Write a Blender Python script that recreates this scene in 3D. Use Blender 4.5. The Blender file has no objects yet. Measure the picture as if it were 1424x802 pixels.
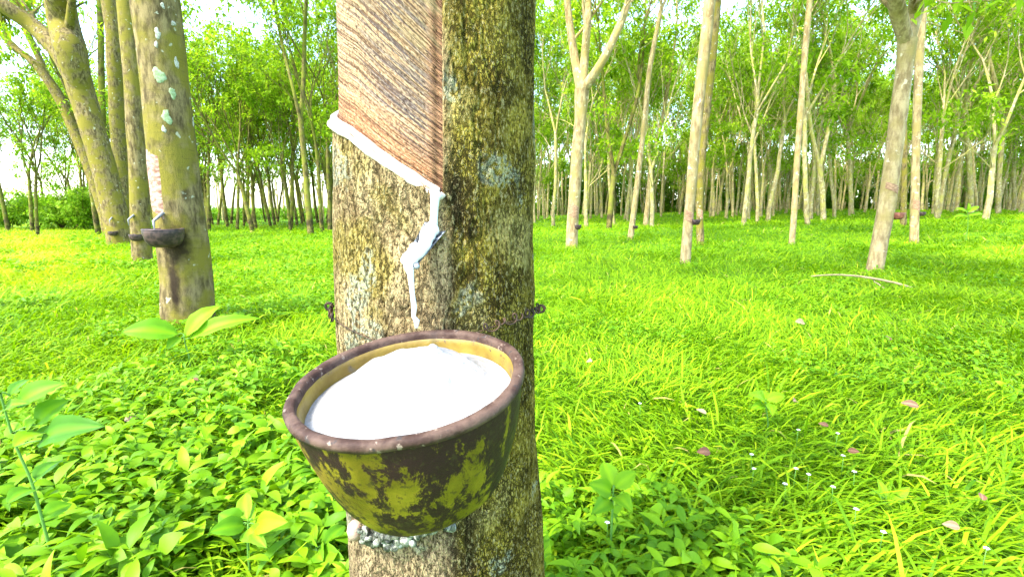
import bpy, bmesh, math, random
import numpy as np
from mathutils import Vector

rng = np.random.default_rng(7)
R_ = math.radians
scene = bpy.context.scene
col = bpy.context.scene.collection

# ------------------------------------------------------------------ camera
F_PX, W_PX, H_PX, HOR = 700.0, 1424.0, 802.0, 288.0
CAMH = 0.85
pitch = math.atan((H_PX / 2 - HOR) / F_PX)
cam_d = bpy.data.cameras.new('camera')
cam_d.sensor_width = 36
cam_d.lens = 36 * F_PX / W_PX
cam_d.clip_start = 0.02
cam_d.clip_end = 2000
cam = bpy.data.objects.new('camera', cam_d)
col.objects.link(cam)
cam.location = (0, 0, CAMH)
cam.rotation_euler = (math.pi / 2 - pitch, 0, 0)
scene.camera = cam
FW = np.array([0, math.cos(pitch), -math.sin(pitch)])
UP = np.array([0, math.sin(pitch), math.cos(pitch)])
CAM = np.array([0, 0, CAMH])


def ray(x, y):
    d = FW + np.array([1., 0, 0]) * (x - W_PX / 2) / F_PX - UP * (y - H_PX / 2) / F_PX
    return d / np.linalg.norm(d)


def at(x, y, Y):
    d = ray(x, y)
    return CAM + d * (Y / d[1])


def sstep(a, b, x):
    t = np.clip((np.asarray(x, float) - a) / (b - a), 0, 1)
    return t * t * (3 - 2 * t)


# ------------------------------------------------------------------ noise
_h = np.random.default_rng(99).random((64, 64, 64)).astype(np.float32)


def vnoise(P, scale=1.0, seed=0):
    P = np.asarray(P, float) * scale + seed * 17.31
    i = np.floor(P).astype(int)
    f = P - i
    f = f * f * (3 - 2 * f)
    out = 0
    for dx in (0, 1):
        wx = f[..., 0] if dx else 1 - f[..., 0]
        for dy in (0, 1):
            wy = f[..., 1] if dy else 1 - f[..., 1]
            for dz in (0, 1):
                wz = f[..., 2] if dz else 1 - f[..., 2]
                out = out + wx * wy * wz * _h[(i[..., 0] + dx) & 63, (i[..., 1] + dy) & 63, (i[..., 2] + dz) & 63]
    return out


def fbm(P, scale, octs=4, seed=0):
    s, a, t = 0, 1.0, 0
    for k in range(octs):
        s = s + a * vnoise(P, scale * 2 ** k, seed + k)
        t += a
        a *= 0.5
    return s / t


def terrain(x, y):
    x = np.asarray(x, float); y = np.asarray(y, float)
    k = sstep(4, 18, y)
    xx = np.clip(x, -24, 24)
    P = np.stack([x, y, np.zeros_like(x)], -1)
    return np.where(xx > 0, .024, .017) * xx * k + 0.10 * (fbm(P, 0.35, 2, 3) - .5) * sstep(1.0, 4, np.hypot(x, y)) 


def ground_at(px, py, off=0.06):
    d = ray(px, py)
    t = 0.5
    while t < 120:
        P = CAM + d * t
        if P[2] <= float(terrain(P[0], P[1])) + off:
            return P
        t += 0.02
    return CAM + d * 120


# ------------------------------------------------------------------ object helpers
def set_props(o, label=None, cat=None, group=None, kind=None):
    if label: o['label'] = label
    if cat: o['category'] = cat
    if group: o['group'] = group
    if kind: o['kind'] = kind
    return o


def empty(name, loc, label, cat, group=None):
    o = bpy.data.objects.new(name, None)
    col.objects.link(o)
    o.location = tuple(loc)
    o.empty_display_size = 0.1
    return set_props(o, label, cat, group)


class MB:
    """collects geometry (world coordinates)"""
    def __init__(s):
        s.v = []; s.f = []; s.n = 0; s.attr = []; s.uv = None

    def add(s, V, Fc, a=None):
        V = np.asarray(V, float)
        s.v.append(V)
        for f in Fc:
            s.f.append(tuple(int(i) + s.n for i in f))
        s.attr.append(np.full(len(V), 0.5 if a is None else a) if not isinstance(a, np.ndarray) else a)
        s.n += len(V)

    def tube(s, pts, rad, n=8, a=None, cap=True, flat=None):
        pts = np.asarray(pts, float); m = len(pts)
        rad = np.broadcast_to(rad, (m,)) if np.ndim(rad) < 2 else rad
        T = np.gradient(pts, axis=0); T /= np.linalg.norm(T, axis=1)[:, None] + 1e-12
        ref = np.array([0, 0, 1.]) if abs(T[0][2]) < .9 else np.array([0, 1., 0])
        N = np.cross(ref, T[0]); N /= np.linalg.norm(N)
        V = []
        ang = np.linspace(0, 2 * np.pi, n, endpoint=False)
        for i in range(m):
            N = N - T[i] * (N @ T[i]); N /= np.linalg.norm(N)
            B = np.cross(T[i], N)
            V.append(pts[i] + rad[i] * (np.cos(ang)[:, None] * N + np.sin(ang)[:, None] * B))
        V = np.concatenate(V)
        Fc = []
        for i in range(m - 1):
            for k in range(n):
                Fc.append((i * n + k, i * n + (k + 1) % n, (i + 1) * n + (k + 1) % n, (i + 1) * n + k))
        if cap:
            Fc.append(tuple(range(n - 1, -1, -1)))
            Fc.append(tuple((m - 1) * n + k for k in range(n)))
        s.add(V, Fc, a)

    def build(s, name, mat, parent=None, smooth=True, origin=None):
        V = np.concatenate(s.v) if s.v else np.zeros((0, 3))
        if parent is not None:
            V = V - np.array(parent_world(parent))
        elif origin is not None:
            V = V - np.asarray(origin)
        me = bpy.data.meshes.new(name)
        me.from_pydata(V.tolist(), [], s.f)
        at_ = me.attributes.new('rnd', 'FLOAT', 'POINT')
        at_.data.foreach_set('value', np.concatenate(s.attr).astype(np.float32))
        return finish(me, name, mat, parent, smooth, origin)


def parent_world(p):
    v = Vector((0, 0, 0))
    while p is not None:
        v += p.location
        p = p.parent
    return v


def finish(me, name, mat, parent=None, smooth=True, origin=None):
    me.materials.append(mat)
    me.polygons.foreach_set('use_smooth', np.full(len(me.polygons), smooth))
    me.update()
    o = bpy.data.objects.new(name, me)
    col.objects.link(o)
    if parent is not None:
        o.parent = parent
    elif origin is not None:
        o.location = tuple(origin)
    return o


def raw_mesh(name, V, quads, tris=None, rnd=None):
    """fast numpy mesh"""
    me = bpy.data.meshes.new(name)
    nq = len(quads); nt = 0 if tris is None else len(tris)
    me.vertices.add(len(V)); me.vertices.foreach_set('co', V.astype(np.float32).ravel())
    loops = quads.ravel() if nt == 0 else np.concatenate([quads.ravel(), tris.ravel()])
    me.loops.add(len(loops)); me.loops.foreach_set('vertex_index', loops.astype(np.int32))
    starts = np.arange(nq) * 4
    if nt: starts = np.concatenate([starts, nq * 4 + np.arange(nt) * 3])
    me.polygons.add(nq + nt); me.polygons.foreach_set('loop_start', starts.astype(np.int32))
    me.update(calc_edges=True)
    if rnd is not None:
        a = me.attributes.new('rnd', 'FLOAT', 'POINT'); a.data.foreach_set('value', rnd.astype(np.float32))
    return me


# ------------------------------------------------------------------ materials
class NT:
    def __init__(s, name):
        s.m = bpy.data.materials.new(name); s.m.use_nodes = True
        s.t = s.m.node_tree; s.t.nodes.clear()
        s.out = s.n('ShaderNodeOutputMaterial')

    def n(s, typ, **k):
        nd = s.t.nodes.new(typ)
        for a, b in k.items(): setattr(nd, a, b)
        return nd

    def l(s, a, b): s.t.links.new(a, b)

    def put(s, sock, val):
        if hasattr(val, 'links') or isinstance(val, bpy.types.NodeSocket): s.l(val, sock)
        elif isinstance(val, (tuple, list)) and len(val) == 3 and sock.type == 'RGBA': sock.default_value = (*val, 1)
        else: sock.default_value = val

    def coord(s, kind='Object', scale=(1, 1, 1)):
        tc = s.n('ShaderNodeTexCoord'); mp = s.n('ShaderNodeMapping')
        s.l(tc.outputs[kind], mp.inputs[0]); mp.inputs['Scale'].default_value = scale
        return mp.outputs[0]

    def noise(s, vec, scale, detail=4, rough=.55, dist=0.):
        nd = s.n('ShaderNodeTexNoise'); s.l(vec, nd.inputs['Vector'])
        nd.inputs['Scale'].default_value = scale; nd.inputs['Detail'].default_value = detail
        nd.inputs['Roughness'].default_value = rough; nd.inputs['Distortion'].default_value = dist
        return nd.outputs['Fac']

    def vor(s, vec, scale, feature='F1', rand=1.0):
        nd = s.n('ShaderNodeTexVoronoi', feature=feature); s.l(vec, nd.inputs['Vector'])
        nd.inputs['Scale'].default_value = scale; nd.inputs['Randomness'].default_value = rand
        return nd.outputs['Distance']

    def math(s, op, a, b=0., c=None, clamp=False):
        nd = s.n('ShaderNodeMath', operation=op, use_clamp=clamp)
        s.put(nd.inputs[0], a); s.put(nd.inputs[1], b)
        if c is not None: s.put(nd.inputs[2], c)
        return nd.outputs[0]

    def step(s, a, lo, hi):
        nd = s.n('ShaderNodeMapRange', interpolation_type='SMOOTHSTEP')
        s.put(nd.inputs['Value'], a)
        if lo <= hi:
            nd.inputs['From Min'].default_value = lo; nd.inputs['From Max'].default_value = hi
        else:
            nd.inputs['From Min'].default_value = hi; nd.inputs['From Max'].default_value = lo
            nd.inputs['To Min'].default_value = 1; nd.inputs['To Max'].default_value = 0
        return nd.outputs[0]

    def mix(s, f, a, b, mode='MIX'):
        nd = s.n('ShaderNodeMix', data_type='RGBA', blend_type=mode)
        s.put(nd.inputs[0], f); s.put(nd.inputs[6], a); s.put(nd.inputs[7], b)
        return nd.outputs[2]

    def ramp(s, f, stops):
        nd = s.n('ShaderNodeValToRGB'); s.put(nd.inputs[0], f)
        e = nd.color_ramp.elements
        while len(e) < len(stops): e.new(.5)
        for k, (p, c) in enumerate(stops):
            e[k].position = p; e[k].color = (*c, 1)
        return nd.outputs[0]

    def attr(s, name):
        nd = s.n('ShaderNodeAttribute'); nd.attribute_name = name
        return nd

    def sep(s, vec):
        nd = s.n('ShaderNodeSeparateXYZ'); s.l(vec, nd.inputs[0]); return nd.outputs

    def bump(s, h, strength=.5, dist=.002, prev=None):
        nd = s.n('ShaderNodeBump'); s.put(nd.inputs['Height'], h)
        nd.inputs['Strength'].default_value = strength; nd.inputs['Distance'].default_value = dist
        if prev is not None: s.l(prev, nd.inputs['Normal'])
        return nd.outputs[0]

    def finish(s, color, rough=.7, spec=.3, normal=None, transl=None, sss=0, metallic=0):
        p = s.n('ShaderNodeBsdfPrincipled')
        s.put(p.inputs['Base Color'], color); s.put(p.inputs['Roughness'], rough)
        p.inputs['Specular IOR Level'].default_value = spec
        p.inputs['Metallic'].default_value = metallic
        if sss:
            p.inputs['Subsurface Weight'].default_value = sss
            p.inputs['Subsurface Radius'].default_value = (.01, .008, .006)
            p.inputs['Subsurface Scale'].default_value = .5
        if normal is not None: s.l(normal, p.inputs['Normal'])
        if transl:
            w, tcol = transl
            t = s.n('ShaderNodeBsdfTranslucent'); s.put(t.inputs['Color'], tcol)
            mx = s.n('ShaderNodeMixShader'); mx.inputs[0].default_value = w
            s.l(p.outputs[0], mx.inputs[1]); s.l(t.outputs[0], mx.inputs[2])
            s.l(mx.outputs[0], s.out.inputs[0])
        else:
            s.l(p.outputs[0], s.out.inputs[0])
        return s.m


def leaf_mat(name, stops, transl=.4, tmul=(1.15, 1.1, .6), rough=.45, spec=.35):
    t = NT(name)
    c = t.ramp(t.attr('rnd').outputs['Fac'], stops)
    tc = t.mix(1.0, c, tmul, 'MULTIPLY')
    return t.finish(c, rough, spec, None, (transl, tc))


M = {}
M['grass'] = leaf_mat('grass_blades', [(0, (.05, .14, .002)), (.35, (.13, .27, .003)), (.7, (.24, .40, .005)), (.93, (.36, .46, .012)), (1, (.40, .34, .09))], .4, rough=.6, spec=.12)
M['cover'] = leaf_mat('ground_cover_leaves', [(0, (.035, .13, .003)), (.35, (.10, .24, .004)), (.8, (.21, .39, .006)), (1, (.36, .46, .02))], .35, rough=.5, spec=.15)
M['crown'] = leaf_mat('rubber_tree_leaves', [(0, (.07, .17, .006)), (.3, (.17, .32, .010)), (.7, (.30, .46, .018)), (1, (.48, .58, .07))], .6, spec=.15, rough=.6)
M['bush'] = leaf_mat('bush_leaves', [(0, (.05, .13, .008)), (.5, (.20, .38, .015)), (1, (.40, .56, .06))], .5, spec=.12)
M['weed'] = leaf_mat('weed_leaf', [(0, (.04, .14, .008)), (.5, (.10, .26, .006)), (1, (.20, .38, .006))], .35, rough=.55, spec=.15)
M['fallen'] = leaf_mat('dry_leaf', [(0, (.09, .035, .015)), (.5, (.17, .085, .045)), (1, (.30, .22, .12))], .15, (1, .9, .8), .7)
M['flower'] = NT('white_petal').finish((.75, .74, .78), .6, .2)

t = NT('soil_and_moss')
v = t.coord('Object')
c = t.mix(t.step(t.noise(v, 1.3, 5), .35, .6), (.05, .13, .010), (.10, .24, .012))
c = t.mix(t.step(t.noise(v, 14, 4), .55, .7), c, (.06, .045, .02))
M['ground'] = t.finish(c, .95, .1, t.bump(t.noise(v, 25, 5), .6, .02))


def bark(name, base, dark, pale, moss, mosslevel=(.45, .62), sc=1.0, lich=.66, stain=0., panel=None):
    t = NT(name)
    v = t.coord('Object')
    vz = t.coord('Object', (1, 1, .35))
    ob = t.n('ShaderNodeObjectInfo').outputs['Random']
    c = t.mix(t.step(t.noise(vz, 16 * sc, 5, .65), .35, .65), dark, base)
    c = t.mix(t.step(t.noise(v, 3.2 * sc, 3), *mosslevel), c, moss)
    band = t.noise(t.coord('Object', (.6, .6, 6)), 9 * sc, 3)
    c = t.mix(t.math('MULTIPLY', t.step(band, .55, .72), .35), c, dark)
    c = t.mix(t.math('MULTIPLY', t.step(t.noise(v, 11 * sc, 3, .5, .3), lich, lich + .05), .8), c, pale)
    speck = t.noise(v, 60 * sc, 3, .7)
    c = t.mix(t.math('MULTIPLY', t.step(speck, .60, .72), .6), c, dark)
    c = t.mix(t.math('MULTIPLY', ob, .35), c, t.mix(1., c, (1.35, 1.25, 1.0), 'MULTIPLY'))
    if panel:
        z = t.sep(v)[2]
        m = t.math('MULTIPLY', t.step(z, panel[0] - .02, panel[0]), t.step(z, panel[1], panel[1] - .02))
        c = t.mix(t.math('MULTIPLY', m, .55), c, (.30, .15, .08))
    if stain:
        z = t.sep(v)[2]
        m = t.math('MULTIPLY', t.step(z, .75, .45), t.step(t.noise(v, 5, 2), .35, .6))
        c = t.mix(t.math('MULTIPLY', m, stain), c, (.03, .022, .015))
    h = t.math('ADD', t.noise(vz, 30 * sc, 6, .7), t.math('MULTIPLY', t.noise(v, 120 * sc, 3), .4))
    return t.finish(c, .9, .08, t.bump(h, .8, .015 / sc))


M['bark_left'] = bark('mossy_olive_bark', (.21, .165, .075), (.06, .046, .02), (.34, .35, .25), (.155, .135, .022), (.40, .60), sc=1.5)
M['bark_grey'] = bark('pale_grey_bark', (.40, .315, .165), (.19, .135, .065), (.52, .46, .32), (.28, .22, .08), (.45, .66), lich=.64)
M['bark_far'] = bark('pale_yellow_bark', (.42, .36, .19), (.20, .16, .07), (.55, .50, .36), (.32, .30, .08), (.45, .62), lich=.62, stain=.35)
M['bark_dusky'] = bark('dusky_olive_bark', (.17, .14, .05), (.06, .05, .018), (.34, .34, .2), (.16, .17, .025), (.4, .6), stain=.85)

# main bark
t = NT('cracked_mossy_bark')
v = t.coord('Object')
x, y, z = t.sep(v)
wob = t.noise(v, 9, 3)
side = t.step(t.math('ADD', x, t.math('MULTIPLY', t.math('SUBTRACT', wob, .5), .045)), .012, .030)
mossy = t.mix(t.step(t.noise(v, 26, 4, .6), .4, .62), (.12, .092, .014), (.31, .245, .035))
mossy = t.mix(t.step(t.noise(v, 7, 3), .56, .70), mossy, (.33, .27, .08))
tan = t.mix(t.step(t.noise(t.coord('Object', (1, 1, .3)), 40, 4, .65), .38, .62), (.18, .125, .055), (.40, .30, .15))
tan = t.mix(t.math('MULTIPLY', t.step(t.noise(v, 12, 3), .50, .66), .75), tan, (.24, .19, .035))
c = t.mix(side, tan, mossy)
# warm grey wood low down on the left
c = t.mix(t.math('MULTIPLY', t.math('MULTIPLY', t.step(z, .56, .50), t.math('SUBTRACT', 1., side)), .75), c,
          t.mix(t.noise(t.coord('Object', (1, 1, .25)), 45, 4), (.12, .075, .04), (.42, .33, .19)))
# lichen
li = t.math('MULTIPLY', t.step(t.noise(v, 13, 2, .4, .2), .63, .67), t.step(t.noise(v, 150, 3), .40, .52))
c = t.mix(t.math('MULTIPLY', li, .75), c, (.33, .35, .24))
# dark weeping stain beside the middle
dx = t.math('ABSOLUTE', t.math('SUBTRACT', x, .030))
st = t.math('MULTIPLY', t.step(dx, .030, .008), t.math('MULTIPLY', t.step(z, .93, .86), t.step(t.noise(t.coord('Object', (1, 1, .25)), 30, 4), .40, .56)))
c = t.mix(t.math('MULTIPLY', st, .85), c, (.025, .02, .012))
# cracks, with the dark shade of the crevices exaggerated in the base colour
dist = t.n('ShaderNodeVectorMath', operation='MULTIPLY_ADD')
nz = t.n('ShaderNodeTexNoise'); t.l(v, nz.inputs['Vector']); nz.inputs['Scale'].default_value = 55; nz.inputs['Detail'].default_value = 3
t.l(nz.outputs['Color'], dist.inputs[0]); dist.inputs[1].default_value = (.012, .012, .028); t.l(v, dist.inputs[2])
mp = t.n('ShaderNodeMapping'); t.l(dist.outputs[0], mp.inputs[0]); mp.inputs['Scale'].default_value = (1, 1, .48)
cr1 = t.vor(mp.outputs[0], 290, 'DISTANCE_TO_EDGE')
mp2 = t.n('ShaderNodeMapping'); t.l(dist.outputs[0], mp2.inputs[0]); mp2.inputs['Scale'].default_value = (1, 1, .16)
cr2 = t.vor(mp2.outputs[0], 60, 'DISTANCE_TO_EDGE')
area = t.step(t.noise(v, 16, 3), .36, .58)
k1 = t.math('MULTIPLY', t.step(cr1, .16, .03), t.math('MULTIPLY_ADD', side, .55, .35))
k1 = t.math('MULTIPLY', k1, t.math('MULTIPLY_ADD', area, .75, .25))
k2 = t.math('MULTIPLY', t.math('MULTIPLY', t.step(cr2, .05, .01), .7), t.math('SUBTRACT', 1.05, side))
k = t.math('MULTIPLY', t.math('MAXIMUM', k1, k2), t.math('MULTIPLY_ADD', side, .25, .75))
grain = t.noise(t.coord('Object', (1, 1, .55)), 260, 4, .75)
k = t.math('MAXIMUM', k, t.math('MULTIPLY', t.step(grain, .475, .41), .8))
c = t.mix(k, c, (.014, .011, .004))
c = t.mix(t.math('MULTIPLY', t.step(grain, .54, .64), .65), c, (.38, .33, .16))
h = t.math('SUBTRACT', t.math('MULTIPLY', grain, .8), k)
h = t.math('ADD', h, t.math('MULTIPLY', t.noise(t.coord('Object', (1, 1, .5)), 70, 4, .6), 1.2))
M['main_bark'] = t.finish(c, .95, .04, t.bump(h, 1.0, .007))

# tapping panel: UV u = metres left of the channel, v = metres above the cut
t = NT('tapped_wood')
uv = t.coord('UV'); ux, us, _ = t.sep(uv)
fine = t.noise(t.coord('UV', (5, 420, 1)), 1.0, 4, .62, .12)
mid = t.noise(t.coord('UV', (5, 150, 1)), 1.0, 4, .6, .1)
c = t.ramp(t.math('MULTIPLY', us, 3.2), [(0, (.36, .14, .06)), (.10, (.36, .185, .09)), (.22, (.35, .235, .13)), (.55, (.30, .20, .10)), (.80, (.20, .14, .062)), (1, (.22, .125, .085))])
c = t.mix(t.math('MULTIPLY', t.step(mid, .50, .66), .6), c, (.36, .28, .17))
c = t.mix(t.math('MULTIPLY', t.step(fine, .53, .42), .92), c, (.07, .032, .014))
bl = t.math('MULTIPLY', t.step(t.noise(t.coord('UV', (12, 210, 1)), 1.0, 4, .65, .15), .47, .56), t.math('MULTIPLY', t.step(us, .02, .06), t.step(us, .24, .15)))
bl = t.math('MULTIPLY', bl, t.step(ux, .17, .07))
c = t.mix(t.math('MULTIPLY', bl, .65), c, (.075, .07, .08))
sp = t.math('MULTIPLY', t.step(t.noise(t.coord('UV', (130, 190, 1)), 1., 3, .6), .62, .68), t.step(us, .05, .09))
c = t.mix(t.math('MULTIPLY', sp, .85), c, (.05, .03, .02))
gr = t.noise(t.coord('UV', (260, 420, 1)), 1., 3, .7)
c = t.mix(t.math('MULTIPLY', t.step(gr, .50, .40), .75), c, (.06, .035, .018))
c = t.mix(t.math('MULTIPLY', t.step(gr, .56, .64), .5), c, (.42, .35, .22))
# channel ripples at the right edge
rip = t.noise(t.coord('UV', (40, 260, 1)), 1.0, 3, .5, 1.2)
chn = t.step(t.math('ADD', ux, t.math('MULTIPLY', t.noise(t.coord('UV', (60, 60, 1)), 1., 2), .008)), .026, .012)
cc = t.mix(t.step(rip, .44, .56), (.07, .03, .015), (.28, .15, .075))
c = t.mix(t.math('MULTIPLY', chn, .85), c, cc)
# older regrown bark above the slanting scar
old = t.step(us, .262, .268)
c = t.mix(old, c, t.mix(t.noise(t.coord('UV', (60, 160, 1)), 1., 4), (.12, .05, .035), (.40, .22, .15)))
sc_ = t.math('MULTIPLY', t.step(us, .254, .262), t.step(us, .268, .264))
c = t.mix(sc_, c, (.10, .06, .04))
# uneven outline of greyer weathered wood
wz = t.math('MULTIPLY', t.step(t.noise(t.coord('UV', (22, 40, 1)), 1., 4, .6), .50, .62), t.step(us, .10, .18))
c = t.mix(t.math('MULTIPLY', wz, .45), c, (.30, .25, .12))
h = t.math('ADD', fine, t.math('MULTIPLY', t.math('MULTIPLY', rip, chn), 1.5))
h = t.math('SUBTRACT', h, t.math('MULTIPLY', sp, .6))
M['panel'] = t.finish(c, .8, .1, t.bump(h, 1., .005))

t = NT('fresh_latex')
v = t.coord('Object')
c = t.mix(t.step(t.noise(v, 14, 3), .45, .7), (.25, .25, .243), (.17, .17, .163))
h = t.math('ADD', t.noise(v, 22, 5, .6), t.math('MULTIPLY', t.noise(v, 170, 3), .15))
M['latex_wet'] = NT('wet_latex').finish((.62, .62, .60), .3, .4)
M['latex'] = t.finish(c, .35, .3, t.bump(h, .9, .008), None, .1)
t = NT('pinkish_latex')
v = t.coord('Object')
c = t.mix(t.step(t.noise(v, 60, 3), .45, .6), (.42, .37, .32), (.36, .24, .17))
M['latex_cut'] = t.finish(c, .4, .35, t.bump(t.noise(v, 120, 4), .5, .003), None, .1)

t = NT('dried_latex_lump')
v = t.coord('Object')
n1 = t.noise(v, 95, 4, .6, .6)
c = t.ramp(n1, [(.38, (.008, .009, .008)), (.48, (.04, .045, .03)), (.56, (.14, .155, .11)), (.68, (.36, .36, .32))])
M['dried'] = t.finish(c, .5, .4, t.bump(n1, .8, .004))

# bowl
t = NT('mottled_olive_glaze')
v = t.coord('Object')
n1 = t.noise(t.coord('Object', (1, 1, .55)), 44, 9, .76, .25)
n2 = t.noise(v, 9, 3)
xx, yy, zz = t.sep(v)
base = t.mix(t.step(t.noise(v, 20, 4), .35, .65), (.085, .068, .004), (.18, .145, .009))
base = t.mix(t.step(t.math('ADD', xx, t.math('MULTIPLY', n2, .03)), -.02, -.075), base, (.20, .125, .022))
thr = t.math('ADD', n1, t.math('MULTIPLY', t.math('SUBTRACT', n2, .5), .35))
thr = t.math('ADD', thr, t.math('MULTIPLY', t.step(xx, -.08, .05), .055))
c = t.mix(t.step(thr, .472, .53), base, (.018, .005, .008))
c = t.mix(t.math('MULTIPLY', t.step(t.noise(v, 150, 3), .60, .66), .6), c, (.03, .02, .01))
edge = t.step(t.math('ADD', zz, t.math('MULTIPLY', n1, .012)), .002, .006)
c = t.mix(edge, c, (.12, .06, .055))
M['bowl'] = t.finish(c, .5, .22, t.bump(t.math('ADD', t.noise(v, 70, 5), t.math('MULTIPLY', n1, .6)), .45, .003))
t = NT('ochre_glaze')
v = t.coord('Object')
c = t.mix(t.step(t.noise(v, 25, 4), .35, .65), (.14, .088, .008), (.22, .155, .02))
c = t.mix(t.step(t.noise(v, 60, 4, .7), .60, .65), c, (.05, .03, .02))
c = t.mix(t.step(t.noise(v, 13, 3, .5, .5), .61, .65), c, (.09, .085, .08))
M['bowl_in'] = t.finish(c, .4, .45, t.bump(t.noise(v, 90, 4), .4, .002))
t = NT('worn_purple_brown_rim')
v = t.coord('Object')
c = t.mix(t.step(t.noise(v, 30, 5, .65), .40, .60), (.034, .018, .013), (.080, .050, .036))
c = t.mix(t.step(t.noise(v, 75, 4, .7), .60, .66), c, (.035, .028, .025))
c = t.mix(t.math('MULTIPLY', t.step(t.noise(v, 110, 3, .6), .62, .68), .7), c, (.22, .17, .13))
M['rim'] = t.finish(c, .65, .15, t.bump(t.noise(v, 120, 5), .5, .003))

t = NT('rusty_wire')
M['wire'] = t.finish(t.mix(t.step(t.noise(t.coord(), 80, 3), .4, .6), (.02, .013, .01), (.07, .04, .022)), .7, .2)
t = NT('tarnished_spout_metal')
M['metal'] = t.finish(t.mix(t.step(t.noise(t.coord(), 120, 3), .45, .6), (.05, .055, .06), (.30, .34, .38)), .45, .5, metallic=.3)
t = NT('dark_cup_glaze')
M['cup_dark'] = t.finish(t.mix(t.step(t.noise(t.coord(), 30, 4), .4, .6), (.022, .012, .012), (.07, .04, .035)), .5, .4)
t = NT('red_clay_cup')
M['cup_red'] = t.finish(t.mix(t.step(t.noise(t.coord(), 30, 4), .4, .6), (.16, .05, .03), (.28, .10, .06)), .55, .4)
t = NT('pale_tapped_wood')
v = t.coord('Object', (1, 1, 2.2))
M['panel_pale'] = t.finish(t.mix(t.step(t.noise(v, 22, 5, .65), .36, .62), (.16, .08, .05), (.36, .25, .19)), .75, .2, t.bump(t.noise(v, 60, 4), .6, .004))
t = NT('reddish_tapped_wood')
M['panel_red'] = t.finish(t.mix(t.step(t.noise(t.coord('Object', (1, 1, 3)), 24, 5, .65), .4, .62), (.20, .11, .06), (.36, .23, .13)), .75, .2)
t = NT('pale_green_lichen')
v = t.coord('Object')
M['lichen'] = t.finish(t.mix(t.step(t.noise(v, 60, 4), .4, .6), (.19, .26, .12), (.28, .35, .21)), .9, .1, t.bump(t.noise(v, 200, 4), .6, .002))
M['lichen_w'] = t.finish  # placeholder, replaced below
t = NT('white_lichen')
v = t.coord('Object')
M['lichen_w'] = t.finish(t.mix(t.step(t.noise(v, 90, 4), .4, .6), (.25, .25, .19), (.40, .40, .33)), .9, .1)
t = NT('bleached_dead_wood')
M['dead'] = t.finish(t.mix(t.noise(t.coord(), 20, 4), (.16, .13, .06), (.32, .27, .15)), .85, .2)
t = NT('green_stem')
M['stem'] = t.finish((.09, .22, .03), .6, .3)

# ------------------------------------------------------------------ world, sun
EL, AZ = R_(52), math.atan2(-.76, -.62)     # azimuth measured from +Y towards +X
w = bpy.data.worlds.new('World'); scene.world = w; w.use_nodes = True
nt = w.node_tree; nt.nodes.clear()
sky = nt.nodes.new('ShaderNodeTexSky'); sky.sky_type = 'NISHITA'; sky.sun_disc = False
sky.sun_elevation = EL; sky.sun_rotation = AZ; sky.dust_density = 1.5; sky.air_density = 1.0; sky.ozone_density = .6
bg = nt.nodes.new('ShaderNodeBackground'); bg.inputs[1].default_value = 0.15
wo = nt.nodes.new('ShaderNodeOutputWorld')
nt.links.new(sky.outputs[0], bg.inputs[0]); nt.links.new(bg.outputs[0], wo.inputs[0])
sd = bpy.data.lights.new('sun', 'SUN'); sd.energy = 1.5; sd.angle = R_(11); sd.color = (1, .95, .86)
so = bpy.data.objects.new('sun', sd); col.objects.link(so)
dirv = Vector((math.sin(AZ) * math.cos(EL), math.cos(AZ) * math.cos(EL), math.sin(EL)))
so.rotation_euler = dirv.to_track_quat('Z', 'Y').to_euler(); so.location = (-10, -6, 20)
scene.view_settings.view_transform = 'Standard'; scene.view_settings.look = 'None'
scene.view_settings.gamma = 1; scene.view_settings.use_curve_mapping = False
scene.view_settings.exposure = 3.05
scene.cycles.use_denoising = True
scene.cycles.max_bounces = 6; scene.cycles.diffuse_bounces = 3; scene.cycles.transmission_bounces = 4
scene.cycles.sample_clamp_indirect = 8
scene.render.use_persistent_data = False

# ------------------------------------------------------------------ ground
rr = np.concatenate([np.arange(0, 12, .25), np.geomspace(12, 700, 50)])
th = np.linspace(0, 2 * np.pi, 181)[:-1]
GX = rr[:, None] * np.cos(th); GY = rr[:, None] * np.sin(th)
GZ = terrain(GX, GY)
V = np.stack([GX, GY, GZ], -1).reshape(-1, 3)
i = np.arange(len(rr) - 1)[:, None] * 180; j = np.arange(180)[None]
Q = np.stack([i + j, i + 180 + j, i + 180 + (j + 1) % 180, i + (j + 1) % 180], -1).reshape(-1, 4)
g = finish(raw_mesh('ground', V, Q), 'ground', M['ground'])
g['kind'] = 'structure'


# ------------------------------------------------------------------ main trunk shape
def trunk_row(xl, xr, y):
    l = ray(xl, y); q = ray(xr, y); m_ = ray((xl + xr) / 2, y)
    a = l[:2] / np.linalg.norm(l[:2]); b = q[:2] / np.linalg.norm(q[:2])
    half = math.acos(a @ b) / 2; m = a + b; m /= np.linalg.norm(m)
    c = m * (.69 / m[1])
    z = CAMH + m_[2] / np.linalg.norm(m_[:2]) * np.linalg.norm(c)
    return z, c[0], np.linalg.norm(c) * math.sin(half)


rows = [trunk_row(*a) for a in ((461, 742, 0), (461, 742, 150), (462, 741, 300), (465, 744, 450), (474, 748, 600), (485, 755, 790))]
rows = rows[::-1]
zk = np.array([-.12, .12] + [r[0] for r in rows] + [1.9, 3.3])
xk = np.array([rows[0][1] + .01, rows[0][1] + .004] + [r[1] for r in rows] + [rows[-1][1] - .01, rows[-1][1] - .05])
rk = np.array([rows[0][2] + .05, rows[0][2] + .008] + [r[2] for r in rows] + [rows[-1][2] - .008, rows[-1][2] - .025])
TY = .69


def tcx(z): return np.interp(z, zk, xk)
def trad(z): return np.interp(z, zk, rk)


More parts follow.
